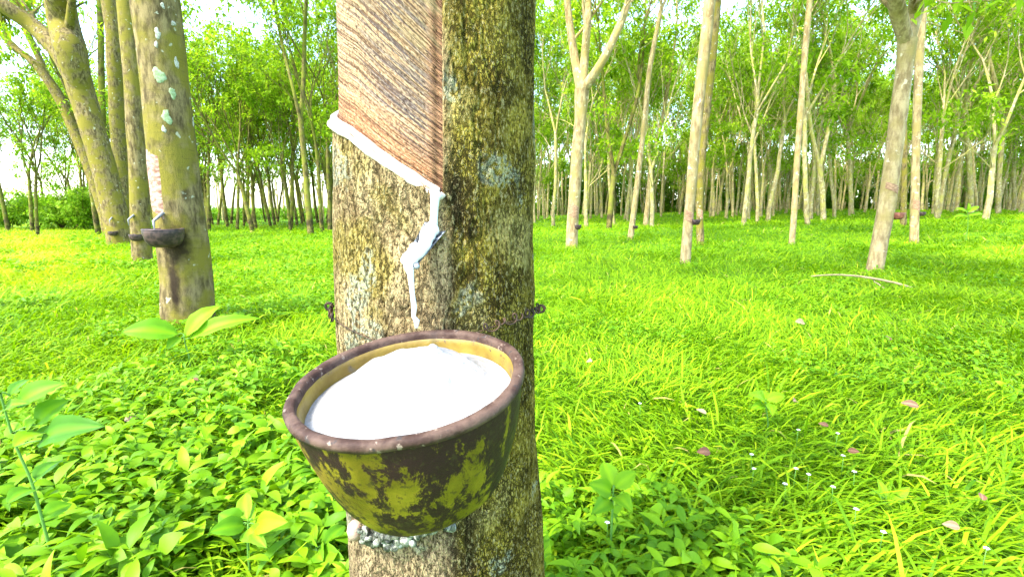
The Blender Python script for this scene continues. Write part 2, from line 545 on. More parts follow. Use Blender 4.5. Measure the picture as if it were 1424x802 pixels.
def tsurf(th, z, off=0.):
    r = trad(z) + off
    return np.stack([tcx(z) + r * np.sin(th), TY - r * np.cos(th), np.asarray(z, float) + 0 * np.asarray(th)], -1)


def px_surf(px, py):
    d = ray(px, py); t = .3
    while t < 1.2:
        P = CAM + d * t
        dx, dy = P[0] - tcx(P[2]), P[1] - TY
        if math.hypot(dx, dy) <= trad(P[2]):
            return math.atan2(dx, -dy), P[2]
        t += .0005
    return None


THC = px_surf(616, 255)[0]
cl = [px_surf(*p) for p in ((487, 188), (530, 220), (572, 249), (603, 269))]
CB, CA = np.polyfit([c[0] for c in cl], [c[1] for c in cl], 1)
ce_ = px_surf(466, 176)
ck_t = np.array([-2.7, -1.9, ce_[0]] + [c[0] for c in cl] + [THC + .1])
ck_z = np.array([ce_[1] + .075, ce_[1] + .035, ce_[1]] + [CA + CB * c[0] for c in cl] + [CA + CB * (THC + .1)])
from numpy import interp as _ip
_tg = np.linspace(-2.7, THC + .1, 400); _zg = _ip(_tg, ck_t, ck_z)
_k = np.hanning(41); _k /= _k.sum(); _zs = np.convolve(np.pad(_zg, 20, mode='reflect', reflect_type='odd'), _k, 'valid')
def zcut(th): return np.interp(th, _tg, _zs)

main = empty('rubber_tree', (float(rk[0] * 0 + tcx(0)), TY, 0),
             'thick mossy foreground rubber tree with slanting tapping cut and latex running down', 'tree')
ths = np.concatenate([np.arange(-math.pi, -1.95, .06), np.arange(-1.95, THC - .004, .014), [THC, THC + .010], np.arange(THC + .022, 1.85, .014), np.arange(1.87, math.pi - .02, .06)])
zs = np.concatenate([np.arange(-.12, .26, .02), np.arange(.27, 1.32, .0024), np.arange(1.33, 3.31, .03)])
TH, ZZ = np.meshgrid(ths, zs)
inp = (TH <= THC + .001) & (TH > -2.7)
S = ZZ - zcut(TH)
rec = -.007 * sstep(-.001, .005, S) * inp * (1 - sstep(1.7, 1.8, ZZ))
P0 = tsurf(TH, ZZ)
PP = P0 * np.array([1, 1, .35])
nb = (fbm(PP, 30, 4, 1) - .5) * .010 + (fbm(P0, 6, 2, 9) - .5) * .012
ridge = np.abs(fbm(P0 * np.array([1, 1, .22]), 55, 3, 21) - .5)
nb = nb * .75 - .0028 * (1 - sstep(0, .035, ridge))
isp = inp & (S > .002)
arc = (THC - TH) * trad(ZZ)
SU = S - np.clip(S, 0, .35) * 1.15 * np.clip(arc, 0, .2)   # older grooves run a little steeper
arc = (THC - TH) * trad(ZZ)
groove = (fbm(np.stack([arc * 5, SU * 330, 0 * S], -1), 1, 3, 5) - .5) * .0018
chan = -.002 * np.exp(-((arc - .006) / .004) ** 2)
off = rec + np.where(isp & (ZZ < 1.75), groove + (fbm(P0, 6, 2, 9) - .5) * .012 + chan, nb)
V = tsurf(TH, ZZ, off).reshape(-1, 3)
nth, nz_ = len(ths), len(zs)
i = np.arange(nz_ - 1)[:, None] * nth; j = np.arange(nth)[None]
Q = np.stack([i + j, i + (j + 1) % nth, i + nth + (j + 1) % nth, i + nth + j], -1)
fth = np.broadcast_to((ths[:, None].T + 0) + 1e-4, (nz_ - 1, nth))
fz = np.broadcast_to((zs[:-1, None] + zs[1:, None]) / 2, (nz_ - 1, nth))
ispf = (fth < THC - .0005) & (fth > -2.7) & (fz > zcut(fth)) & (fz < 1.75)
Vl = V - np.array(main.location)


def sub(name, mask, mat, uvs=False):
    q = Q[mask]; used, inv = np.unique(q.ravel(), return_inverse=True)
    me = raw_mesh(name, Vl[used], inv.reshape(-1, 4))
    if uvs:
        u = me.uv_layers.new(name='UVMap')
        ar = np.stack([arc.ravel()[used], SU.ravel()[used]], -1)
        u.data.foreach_set('uv', ar[inv].astype(np.float32).ravel())
    return finish(me, name, mat, main)


sub('bark', ~ispf, M['main_bark'])
sub('tapping_panel', ispf, M['panel'], True)

# latex along the cut
mb = MB()
tt = np.linspace(THC + .004, -2.5, 170)
zz = zcut(np.minimum(tt, THC - .02)) - .002
zz[0:4] += np.array([.006, .003, .001, 0])
pts = tsurf(tt, zz, .001)
sgm = fbm(pts, 60, 3, 2)
mb.tube(pts, .0022 + .0034 * sgm, 10)
mb.tube(tsurf(tt[2:], zz[2:] + .0065, -.0035), .0035 + .003 * sgm[2:], 8)
mb.build('latex_band', M['latex_cut'], main)

# drip from the channel
def sp(px, py, off):
    th_, z_ = px_surf(px, py)
    return tsurf(th_, z_, off)
mb = MB()
pp = [sp(*a) for a in ((607, 268, .003), (605, 275, .004), (604.5, 285, .004), (604, 295, .004), (603.5, 306, .004), (602, 314, .006))]
mb.tube(pp, [.0075, .0055, .0045, .0042, .0042, .006], 10)
mb.build('latex_drip', M['latex_wet'], main)
# spout: a bent metal gutter nailed to the bark, pointing out and down-left
a0 = sp(606, 316, .001); a1 = sp(576, 366, .030)
ax = a1 - a0; sidev = np.cross(ax, [0, -1, .3]); sidev /= np.linalg.norm(sidev); upv = np.cross(sidev, ax); upv /= np.linalg.norm(upv)
if upv[1] > 0: upv = -upv
mb = MB(); n_a = 11; V = []
for layer, o_ in ((0, 0), (1, -.0012)):
    for k_ in range(14):
        u_ = k_ / 13; wd = .0125 * (1 - .45 * u_)
        for m_ in range(n_a):
            s_ = -1 + 2 * m_ / (n_a - 1)
            V.append(a0 + ax * u_ + sidev * wd * s_ + upv * ((s_ * s_) * wd * .65 - .004 + o_))
V = np.array(V); Fc = []
L_ = 14 * n_a
for k_ in range(13):
    for m_ in range(n_a - 1):
        q0 = k_ * n_a + m_
        Fc.append((q0, q0 + 1, q0 + n_a + 1, q0 + n_a)); Fc.append((q0 + L_, q0 + n_a + L_, q0 + n_a + 1 + L_, q0 + 1 + L_))
    for m_ in (0, n_a - 1):
        q0 = k_ * n_a + m_
        Fc.append((q0, q0 + n_a, q0 + n_a + L_, q0 + L_))
for k_ in (0, 13):
    for m_ in range(n_a - 1):
        q0 = k_ * n_a + m_; Fc.append((q0, q0 + L_, q0 + 1 + L_, q0 + 1))
mb.add(V, Fc)
spout = mb.build('spout', M['metal'], main)
mb = MB()
uu = np.linspace(-.02, 1.0, 22)
pts = np.array([a0 + ax * u_ + upv * .0015 + sidev * .0022 * math.sin(u_ * 9) for u_ in uu])
rad = .0076 + .0010 * np.sin(uu * 9) + .0004 * np.sin(uu * 31); rad[0] *= .5; rad[-1] *= .55
mb.tube(pts, rad, 12)
# lumps hanging on the lip
for q in range(9):
    c0 = a0 + ax * rng.uniform(.1, 1) + sidev * rng.uniform(-.006, .006) + upv * rng.uniform(.001, .004)
    mb.tube([c0 + sidev * s_ * .004 + ax * s_ * .06 for s_ in (-1, -.5, 0, .5, 1)], [.0015, .0035, .0042, .0032, .0012], 8)
# thread falling into the cup
e = a0 + ax * .97
tp = [e + upv * .001, e + np.array([.002, -.001, -.010]), e + np.array([.003, 0, -.03]), e + np.array([.0045, 0, -.045]), e + np.array([.0035, 0, -.055]), e + np.array([.0065, .001, -.060]), e + np.array([.006, .001, -.068])]
mb.tube(tp, [.006, .0034, .0026, .0030, .0022, .0034, .0018], 8)
mb.build('latex', M['latex_wet'], spout)
# small knob ends of the spout
mb = MB()
mb.tube([a0 + ax * .93 + sidev * (-.0085) + upv * q for q in (.002, .006)], [.0035, .003], 8)
mb.build('nail', M['metal'], spout)
mb = MB()
mb.tube([a0 + ax * .05 + sidev * .010 + upv * q for q in (-.001, .004)], [.003, .0025], 8)
mb.build('nail', M['metal'], spout)

# dried latex clump below the cup
bm = bmesh.new()
from mathutils import Matrix, noise as mn
def lump(P, r, sq=(1, 1, 1)):
    bmesh.ops.create_icosphere(bm, subdivisions=3, radius=r, matrix=Matrix.Translation(Vector(P)) @ Matrix.Diagonal((*sq, 1)))
for q in range(110):
    px = rng.uniform(508, 628); py = 728 + 8 * math.sin(px * .05) + rng.uniform(-8, 12) + (12 * math.exp(-((px - 570) / 26) ** 2))
    py -= .12 * (px - 560)
    th_, z_ = px_surf(px, py)
    P = tsurf(th_, z_, rng.uniform(.0, .014))
    lump(P, rng.uniform(.003, .0078), (1, .8, rng.uniform(.7, 1.3)))
for vtx in bm.verts:
    n_ = mn.noise(vtx.co * 130); vtx.co += vtx.normal * .0035 * n_
bmesh.ops.translate(bm, verts=bm.verts, vec=-main.location)
me = bpy.data.meshes.new('dried_latex'); bm.to_mesh(me); bm.free()
finish(me, 'dried_latex', M['dried'], main)
# pale scrap of bark stuck out at the left of the clump
mb = MB()
th_, z_ = px_surf(497, 735)
P = tsurf(th_, z_, .003)
mb.tube([P + np.array([0, 0, q]) * 1. for q in (-.013, -.008, 0, .007, .012)], [.004, .009, .0105, .009, .005], 9)
mb.build('bark_scrap', M['panel_pale'], main)

# ------------------------------------------------------------------ wire round the trunk
mb = MB()
wz = px_surf(600, 452)[1]
def wz_(th): return wz + .003 * np.sin(3 * th) - .004 * np.abs(th) - .022 * np.exp(-(np.asarray(th) / .55) ** 2)
tt = np.linspace(-math.pi, math.pi, 160)
mb.tube(tsurf(tt, wz_(tt) - .002, .0025), .0007, 6, cap=False)
def coil(t0, t1, turns, r, drop=0):
    q = np.linspace(0, 1, int(turns * 22)); th_ = t0 + (t1 - t0) * q + .012 * np.sin(q * 17)
    a_ = q * turns * 2 * np.pi
    rad_ = r * (.8 + .35 * np.sin(q * 23))
    return tsurf(th_ + rad_ * np.cos(a_) / .135, wz_(th_) + rad_ * np.sin(a_) + drop * q, .004 + rad_ * .35 * (1 + np.cos(a_ + .6)))
mb.tube(coil(-1.42, -.98, 7, .0055), .00105, 6)
mb.tube(coil(.52, 1.48, 9, .0052, .006), .00105, 6)
lw = tsurf(np.full(40, -1.45), wz_(-1.45) + .0, .005) + np.array([[-.004 + .006 * math.cos(a) * (1 - i_ / 80), -.004, .002 + .006 * math.sin(a) * (1 - i_ / 80)] for i_, a in enumerate(np.linspace(0, 14, 40))])
mb.tube(lw, .0011, 6)
lw = tsurf(np.full(40, 1.45), wz_(1.45) + .0, .005) + np.array([[.004 + .006 * math.cos(a) * (1 - i_ / 80), -.004, .004 + .006 * math.sin(a) * (1 - i_ / 80)] for i_, a in enumerate(np.linspace(0, 14, 40))])
mb.tube(lw, .0011, 6)
wire = mb.build('wire_hanger', M['wire'], None, origin=(float(tcx(wz)), TY, float(wz)))
set_props(wire, 'thin rusty coiled wire round the thick foreground trunk just above the big cup', 'wire')

# ------------------------------------------------------------------ cup
CC = np.array([-.0978, .4553, .6925]); CN = np.array([-.0933, -.1473, .9847]); CN /= np.linalg.norm(CN)
CX = np.cross([0, 1., 0], CN); CX /= np.linalg.norm(CX); CY = np.cross(CN, CX)
CC = CAM + (CC - CAM) * .978
RO = .1078


def lathe(name, prof, mat, parent, rot, nseg=128, lump_=.0):
    prof = np.array(prof)
    a = np.linspace(0, 2 * np.pi, nseg, endpoint=False)
    rr_ = prof[:, 0][:, None]; z_ = prof[:, 1][:, None]
    X = rr_ * np.cos(a); Y = rr_ * np.sin(a); Z = z_ + 0 * a
    P = np.stack([X, Y, Z], -1)
    if lump_:
        d = (fbm(P, 22, 3, 4) - .5) * lump_
        P = P + np.stack([np.cos(a) + 0 * d, np.sin(a) + 0 * d, 0 * d], -1) * d[..., None] + np.array([0, 0, 1.]) * ((fbm(P, 30, 3, 8) - .5) * lump_ * .8)[..., None]
    n_ = len(prof)
    V = P.reshape(-1, 3)
    i = np.arange(n_ - 1)[:, None] * nseg; j = np.arange(nseg)[None]
    Q_ = np.stack([i + j, i + nseg + j, i + nseg + (j + 1) % nseg, i + (j + 1) % nseg], -1).reshape(-1, 4)
    o = finish(raw_mesh(name, V, Q_[:, ::-1]), name, mat, parent)
    return o


Rm = Matrix((CX, CY, CN)).transposed()
cup = empty('latex_cup', CC, 'large mottled olive and brown bowl full of white latex on the thick foreground trunk', 'cup')
cup.rotation_euler = Rm.to_euler()
Rb, Dp = .066, .120
def prof_out(s):   # s 0 rim -> 1 base
    r = Rb + (RO - .002 - Rb) * (1 - s ** 1.45) ** .74
    return r, -Dp * s
ss = np.linspace(.045, .94, 44)
po = [prof_out(s) for s in ss]
po += [(po[-1][0] - .004, -Dp * .975), (po[-1][0] - .012, -Dp), (.02, -Dp - .001), (.0005, -Dp - .001)]
lathe('bowl', po, M['bowl'], cup, None, 160, .0030)
rim_p = [(po[0][0] - .0015, po[0][1] - .0015), (RO, -.0055), (RO + .0006, -.002), (RO - .001, .0012), (RO - .003, .0020), (RO - .007, .0020), (RO - .0092, .0008), (RO - .0100, -.002), (RO - .0102, -.0065)]
lathe('rim', rim_p, M['rim'], cup, None, 160, .0042)
pi_ = [(RO - .0098, -.005)] + [(prof_out(s)[0] - .009, -Dp * s) for s in np.linspace(.06, .9, 24)] + [(.0005, -Dp * .93)]
lathe('inner_wall', pi_, M['bowl_in'], cup, None, 160, .0030)
# latex in the cup
nr, na = 46, 128
V = []; ri = np.linspace(0, 1, nr) ** .9
lvl = -.024
for k_ in ri:
    for m_ in range(na):
        a = 2 * np.pi * m_ / na
        rmax = prof_out(-lvl / Dp)[0] - .0085
        x_, y_ = k_ * rmax * math.cos(a), k_ * rmax * math.sin(a)
        fall = 1 - k_ ** 5
        d1 = math.hypot((x_ + .002) / 1.35, (y_ - .028)); z_ = .032 * math.exp(-(d1 / .052) ** 3)
        z_ += .013 * math.exp(-(math.hypot((x_ - .022) / .8, y_ - .026) / .012) ** 2) + .006 * math.exp(-(math.hypot(x_ - .034, (y_ - .008) / 1.6) / .010) ** 2)
        z_ += .007 * math.exp(-(math.hypot(x_ + .05, y_ + .02) / .035) ** 2)
        z_ -= .005 * math.exp(-((x_ - .030 + .5 * (y_ - .02)) / .009) ** 2) * math.exp(-((y_ - .005) / .03) ** 2)
        nn = mn.noise(Vector((x_ * 45, y_ * 45, 3))) * .0042 + mn.noise(Vector((x_ * 160, y_ * 160, 7))) * .0008
        V.append((x_, y_, lvl + (z_ + nn) * fall + .004 * k_))
V = np.array(V)
i = np.arange(nr - 1)[:, None] * na; j = np.arange(na)[None]
Q_ = np.stack([i + j, i + na + j, i + na + (j + 1) % na, i + (j + 1) % na], -1).reshape(-1, 4)
finish(raw_mesh('latex', V, Q_), 'latex', M['latex'], cup)


# ------------------------------------------------------------------ tree generator
def unit(v): return v / (np.linalg.norm(v) + 1e-12)


def grow(rg, mb, P, D, L, r, lev, spots, sides=(8, 6, 5, 3)):
    n = (7, 6, 5, 4)[lev]
    pts = [P]; d = unit(D); wob_ = rg.normal(0, .10, 3)
    for k_ in range(n):
        d = unit(d + wob_ * .5 + rg.normal(0, .07, 3) + np.array([0, 0, .05]))
        pts.append(pts[-1] + d * L / n)
    rad = np.linspace(r, r * (.35 if lev < 3 else .3), n + 1)
    mb.tube(pts, rad, sides[lev], cap=False)
    pts = np.array(pts)
    if lev == 3:
        spots.append(pts[-1]); spots.append(pts[-2])
        return
    nc = {0: rg.integers(5, 8), 1: rg.integers(4, 6), 2: rg.integers(3, 5)}[lev]
    for q in range(nc):
        u_ = .25 + .75 * (q + rg.uniform(.2, .9)) / nc
        u_ = min(u_, 1.0)
        idx = u_ * n; a = int(min(idx, n - 1)); pt = pts[a] + (pts[a + 1] - pts[a]) * (idx - a)
        dd = unit(pts[a + 1] - pts[a])
        perp = unit(np.cross(dd, rg.normal(0, 1, 3)))
        ang = rg.uniform(.30, .75)
        nd = dd * math.cos(ang) + perp * math.sin(ang)
        nd = nd + np.array([0, 0, .25 if lev < 2 else 0])
        rl = rad[a] * (.62 if lev == 0 else .6)
        grow(rg, mb, pt, nd, L * rg.uniform(.40, .58) * (1.1 - .25 * u_), max(rl, .006), lev + 1, spots, sides)
    if lev == 2: spots.append(pts[-1])


def leaf_cloud(rg, spots, per, size=(.11, .19), spread=.30):
    S_ = np.repeat(np.array(spots), per, 0)
    n = len(S_)
    o = rg.normal(0, 1, (n, 3)); o /= np.linalg.norm(o, axis=1)[:, None]
    o *= (rg.random(n) ** .5)[:, None] * spread * np.array([1, 1, .65])
    B = S_ + o
    az = rg.uniform(0, 2 * np.pi, n); pit = rg.normal(-.45, .45, n)
    D = np.stack([np.cos(az) * np.cos(pit), np.sin(az) * np.cos(pit), np.sin(pit)], -1)
    Wd = np.stack([-np.sin(az), np.cos(az), rg.normal(0, .35, n)], -1); Wd /= np.linalg.norm(Wd, axis=1)[:, None]
    L = rg.uniform(*size, n)[:, None]; wv = L * rg.uniform(.17, .25, n)[:, None]
    Nn = np.cross(D, Wd)
    V = np.stack([B, B + D * L * .48 + Wd * wv, B + D * L - np.array([0, 0, 1.]) * L * .12, B + D * L * .48 - Wd * wv + Nn * L * .03], 1).reshape(-1, 3)
    Q_ = np.arange(4 * n).reshape(-1, 4)
    clump = np.repeat(rg.uniform(0, 1, len(spots)), per)
    rnd = np.clip(.55 * clump + .45 * rg.random(n), 0, 1)
    return V, Q_, np.repeat(rnd, 4)


def crown_obj(rg, spots, per, parent, size=(.11, .19), spread=.30, mat='crown', name='crown'):
    V, Q_, r_ = leaf_cloud(rg, spots, per, size, spread)
    V = V - np.array(parent_world(parent))
    return finish(raw_mesh(name, V, Q_, None, r_), name, M[mat], parent, False)


def smooth_path(pts, rad, n=40, rg=None, wob_=0.):
    pts = np.array(pts, float); rad = np.array(rad, float)
    d = np.r_[0, np.cumsum(np.linalg.norm(np.diff(pts, axis=0), axis=1))]
    # Catmull-Rom style resample
    u = np.linspace(0, d[-1], n)
    T = np.gradient(pts, d, axis=0)
    out = []
    for x_ in u:
        k_ = min(np.searchsorted(d, x_, side='right') - 1, len(d) - 2)
        h_ = d[k_ + 1] - d[k_]; s = (x_ - d[k_]) / h_
        out.append((2 * s**3 - 3 * s**2 + 1) * pts[k_] + (s**3 - 2 * s**2 + s) * h_ * T[k_] + (-2 * s**3 + 3 * s**2) * pts[k_ + 1] + (s**3 - s**2) * h_ * T[k_ + 1])
    out = np.array(out)
    if rg is not None and wob_: out[1:] += rg.normal(0, wob_, (n - 1, 3)) * np.array([1, 1, 0])
    return out, np.interp(u, d, rad)


def trunk_tube(mb, pts, rad, n=32, seed=0, amp=.03):
    """tube with uneven surface; returns function surf(z, theta, off)"""
    ang = np.linspace(0, 2 * np.pi, n, endpoint=False)
    V = []
    for k_ in range(len(pts)):
        P = pts[k_] + rad[k_] * np.stack([np.sin(ang), -np.cos(ang), 0 * ang], -1)
        dn = (fbm(P * np.array([1, 1, .5]), 4, 3, seed) - .5) * 2 * amp * rad[k_] * 3
        V.append(P + np.stack([np.sin(ang), -np.cos(ang), 0 * ang], -1) * dn[:, None])
    V = np.concatenate(V); m = len(pts); Fc = []
    for i_ in range(m - 1):
        for k_ in range(n):
            Fc.append((i_ * n + k_, i_ * n + (k_ + 1) % n, (i_ + 1) * n + (k_ + 1) % n, (i_ + 1) * n + k_))
    mb.add(V, Fc)

    def surf(z, th_, off=0.):
        th_ = np.asarray(th_, float); z = np.asarray(z, float)
        c_ = np.stack([np.interp(z, pts[:, 2], pts[:, q]) for q in range(2)], -1)
        r_ = np.interp(z, pts[:, 2], rad)
        N_ = np.stack([np.sin(th_) + 0 * z, -np.cos(th_) + 0 * z], -1)
        P = np.concatenate([c_ + r_[..., None] * N_, (z + 0 * th_)[..., None]], -1)
        dn = (fbm(P * np.array([1, 1, .5]), 4, 3, seed) - .5) * 2 * amp * r_ * 3 + off
        P[..., :2] += N_ * dn[..., None]
        return P
    return surf


def patch(surf, z0, z1, t0, t1, slope, mat, name, parent, off=.004, ragged=.0):
    nz2, nt2 = 26, 14
    zz2, tt2 = np.meshgrid(np.linspace(0, 1, nz2), np.linspace(0, 1, nt2), indexing='ij')
    TH_ = t0 + (t1 - t0) * tt2
    ZZ_ = z0 + (z1 - z0) * zz2 + slope * (tt2) * (1 - zz2 * .3)
    ed = np.minimum(np.minimum(zz2, 1 - zz2) * 8, np.minimum(tt2, 1 - tt2) * 8).clip(0, 1)
    P = surf(ZZ_, TH_, off * ed - .003)
    if ragged: P[..., 2] += (fbm(P, 9, 3, 2) - .5) * ragged
    V = P.reshape(-1, 3) - np.array(parent_world(parent))
    i = np.arange(nz2 - 1)[:, None] * nt2; j = np.arange(nt2 - 1)[None]
    Q_ = np.stack([i + j, i + j + 1, i + nt2 + j + 1, i + nt2 + j], -1).reshape(-1, 4)
    return finish(raw_mesh(name, V, Q_), name, mat, parent)


def lichen_spot(surf, z, th_, rz, rt, mat, parent, seed):
    ang = np.linspace(0, 2 * np.pi, 26, endpoint=False); rg = np.random.default_rng(seed)
    k_ = 1 + .22 * np.sin(2 * ang + rg.uniform(0, 6)) + .12 * np.sin(3 * ang + rg.uniform(0, 6)) + .09 * rg.normal(0, 1, 26)
    V = [surf(z, th_, .002)]
    for f_, o_ in ((.5, .0022), (.93, .002), (1.0, -.001)):
        V += list(surf(z + f_ * rz * k_ * np.sin(ang), th_ + f_ * rt * k_ * np.cos(ang), o_))
    V = np.array(V) - np.array(parent_world(parent)); Fc = []
    for q in range(26):
        Fc.append((0, 1 + q, 1 + (q + 1) % 26))
        for s in range(2):
            b_ = 1 + 26 * s
            Fc.append((b_ + q, b_ + 26 + q, b_ + 26 + (q + 1) % 26, b_ + (q + 1) % 26))
    mb = MB(); mb.add(V + np.array(parent_world(parent)), Fc)
    return mb.build('lichen_patch', mat, parent)


def small_cup(P, r, mat, label, out=(0, -1), parts=True, group='latex cups hanging on the trunks behind'):
    c_ = empty('latex_cup', P, label, 'cup', group)
    pr = [(r * .97, -.004)] + [(r * (.45 + .53 * math.sqrt(max(0, 1 - s * s))), -.95 * r * s) for s in np.linspace(.1, 1, 10)] + [(.001, -.96 * r)]
    lathe('bowl', pr, mat, c_, None, 40, .004)
    pr2 = [(r * .96, -.006), (r, 0), (r * .97, .005), (r * .88, .003), (r * .84, -.02)]
    lathe('rim', pr2, mat, c_, None, 40, .002)
    pr3 = [(r * .86, -.012), (r * .6, -.009), (r * .3, -.006), (.001, -.005)]
    lathe('latex', pr3, M['latex'], c_, None, 40, .002)
    return c_


def small_spout(surf, z, th_, sz, parent, dirx=-1):
    P = surf(z, th_, 0.0); N_ = np.array([math.sin(th_), -math.cos(th_), 0])
    tan_ = np.array([math.cos(th_), math.sin(th_), 0])
    mb = MB()
    e_ = P + N_ * sz * .8 + np.array([0, 0, -sz * .7]) + tan_ * dirx * sz * .4
    w_ = np.cross(unit(e_ - P), [0, 0, 1.]); w_ = unit(w_) * sz * .28
    up_ = np.array([0, 0, sz * .18])
    V = [P - w_ + up_, P, P + w_ + up_, e_ - w_ * .7 + up_, e_, e_ + w_ * .7 + up_]
    V += [p - np.array([0, 0, .004]) for p in V]
    Fc = [(0, 1, 4, 3), (1, 2, 5, 4), (6, 9, 10, 7), (7, 10, 11, 8), (0, 3, 9, 6), (2, 8, 11, 5), (3, 4, 10, 9), (4, 5, 11, 10), (0, 6, 7, 1), (1, 7, 8, 2)]
    mb.add(V, Fc)
    o = mb.build('spout', M['metal'], parent, False)
    mb = MB(); mb.tube([P + up_, (P + e_) / 2 + up_ * .6, e_ + up_ * .5, e_ + np.array([0, 0, -sz * .9])], [sz * .12, sz * .15, sz * .12, sz * .04], 6)
    mb.build('latex', M['latex'], o)
    return e_


# crown and limbs of the main tree, high above the frame
rg = np.random.default_rng(5)
mb = MB(); spots = []
top = tsurf(0, 3.25) * 1.; top = np.array([tcx(3.25), TY, 3.24])
for k_, az in enumerate((.4, 2.5, 4.4)):
    grow(rg, mb, top + np.array([math.cos(az), math.sin(az), 0]) * .03, np.array([math.cos(az) * .35, math.sin(az) * .35, 1]), 5.2, .075, 0, spots)
mb.build('limb', M['bark_left'], main)
crown_obj(rg, spots, 2, main)


def special_tree(label, pxs, Y0, widths, mat, fork=None, seed=1, crown=True, lean_y=0., limbs=3, limbL=4.8, top_h=5.0, group=None, per=5, noexp=False):
    """pxs: pixel points from base up, all near depth Y0; widths in px"""
    rg = np.random.default_rng(seed)
    P = [at(x_, y_, Y0 + lean_y * k_) for k_, (x_, y_) in enumerate(pxs)]
    rad = []
    for (x_, y_), w_, p in zip(pxs, widths, P):
        d_ = ray(x_, y_); dep = (p - CAM) @ FW
        stretch = math.sqrt(1 + ((x_ - 712) / F_PX) ** 2)
        rad.append(w_ * dep / F_PX / 2 / stretch)
    b_ = P[0].copy(); gz = float(terrain(b_[0], b_[1])); 
    root = np.array([b_[0] + (P[0] - P[1])[0] / max((P[1] - P[0])[2], .1) * max(b_[2] - gz + .08, 0.05), b_[1], gz - .08])
    P = [root] + P; rad = [rad[0] * 1.08] + rad
    if not noexp and P[-1][2] < top_h:
        d_ = unit(P[-1] - P[-2]); d_ = unit(d_ + np.array([0, 0, .6]))
        P.append(P[-1] + d_ * (top_h - P[-1][2])); rad.append(rad[-1] * .8)
    pts, rd = smooth_path(P, rad, 46, rg, .0)
    tr = empty('rubber_tree', (root[0], root[1], gz), label, 'tree', group)
    mb = MB(); surf = trunk_tube(mb, pts, rd, 36, seed)
    mb.build('trunk', mat, tr)
    mb = MB(); spots = []
    e_ = pts[-1]; dd = unit(pts[-1] - pts[-3])
    if fork:
        for fp in fork:   # each: list of pixel points, widths
            q_, w2 = fp
            PP_ = [e_ - dd * (.45 if len(fork) == 2 and Y0 < 14 and widths[-1] > 40 else .06)] + [at(x_, y_, Y0 + .35 * math.sin(x_)) for x_, y_ in q_]
            rr2 = [rd[-1] * .75] + [w_ * Y0 / F_PX / 2 for w_ in w2]
            pp2, r2 = smooth_path(PP_, rr2, 16)
            mb.tube(pp2, r2, 10, cap=False)
            grow(rg, mb, pp2[-1], pp2[-1] - pp2[-2], limbL * .8, r2[-1], 0, spots)
            for s_ in (8, 12):
                grow(rg, mb, pp2[s_], unit(pp2[-1] - pp2[-2]) + rg.normal(0, .5, 3), limbL * .35, r2[s_] * .4, 1, spots)
    else:
        for k_ in range(limbs):
            az = rg.uniform(0, 6.28) if limbs < 2 else k_ * 6.28 / limbs + rg.uniform(-.5, .5)
            grow(rg, mb, e_ - dd * .05, dd + .38 * np.array([math.cos(az), math.sin(az), .3]), limbL, rd[-1] * .68, 0, spots)
    mb.build('limb', mat, tr)
    if crown: crown_obj(rg, spots, per, tr)
    return tr, surf, pts, rd


# ---- T1, the nearest left tree
Y1 = float(ground_at(258, 440, .10)[1])
T1, s1, p1, r1 = special_tree('stout olive rubber tree with round pale lichen spots and a pale tapping scar',
    [(261, 440), (258, 380), (252, 320), (245, 260), (236, 180), (226, 90), (216, 0)], Y1, [79, 76, 73, 71, 71, 72, 74], M['bark_left'], seed=11, limbs=3, top_h=3.6)
def th_of(px, py, pts, rad, Y):
    """angle on a trunk where a pixel looks"""
    p = at(px, py, Y); cx_ = np.interp(p[2], pts[:, 2], pts[:, 0]); cy_ = np.interp(p[2], pts[:, 2], pts[:, 1]); r_ = np.interp(p[2], pts[:, 2], rad)
    d = ray(px, py); t_ = 0.3 * Y
    while t_ < 3 * Y:
        q = CAM + d * t_
        cx_ = np.interp(q[2], pts[:, 2], pts[:, 0]); cy_ = np.interp(q[2], pts[:, 2], pts[:, 1]); r_ = np.interp(q[2], pts[:, 2], rad)
        if math.hypot(q[0] - cx_, q[1] - cy_) <= r_: return math.atan2(q[0] - cx_, -(q[1] - cy_)), q[2]
        t_ += .004
    return None
def TZ(px, py): 
    r = th_of(px, py, p1, r1, Y1)
    return r if r else (0, 1)
tl, zl = TZ(214, 300); tr_, zr = TZ(232, 300); _, ztop = TZ(222, 195)
patch(s1, zl + .03, ztop, tl - .35, tr_ + .02, -.09, M['panel_pale'], 'tapping_panel', T1, ragged=.05)
for (px, py, rz, rt, mt) in ((221, 105, .055, .28, 'lichen'), (240, 130, .036, .17, 'lichen'), (232, 163, .048, .22, 'lichen'), (228, 180, .022, .12, 'lichen_w'), (241, 33, .020, .12, 'lichen_w'), (219, 47, .035, .15, 'lichen_w'),
                            (245, 88, .045, .10, 'lichen_w'), (226, 8, .018, .10, 'lichen_w'), (217, 62, .02, .10, 'lichen_w'), (268, 170, .03, .10, 'lichen_w')):
    a_, z_ = TZ(px, py); lichen_spot(s1, z_, a_, rz * .85, rt * .85, M[mt], T1, int(px))
a_, z_ = TZ(228, 298); small_spout(s1, z_, a_, .07, T1, -1)
a_, z_ = TZ(222, 322)
N_ = np.array([math.sin(a_), -math.cos(a_), 0])
small_cup(at(227, 319, Y1 - r1[8] - .07), .118, M['cup_dark'], 'dark latex cup on the stout trunk with the round pale lichen spots')
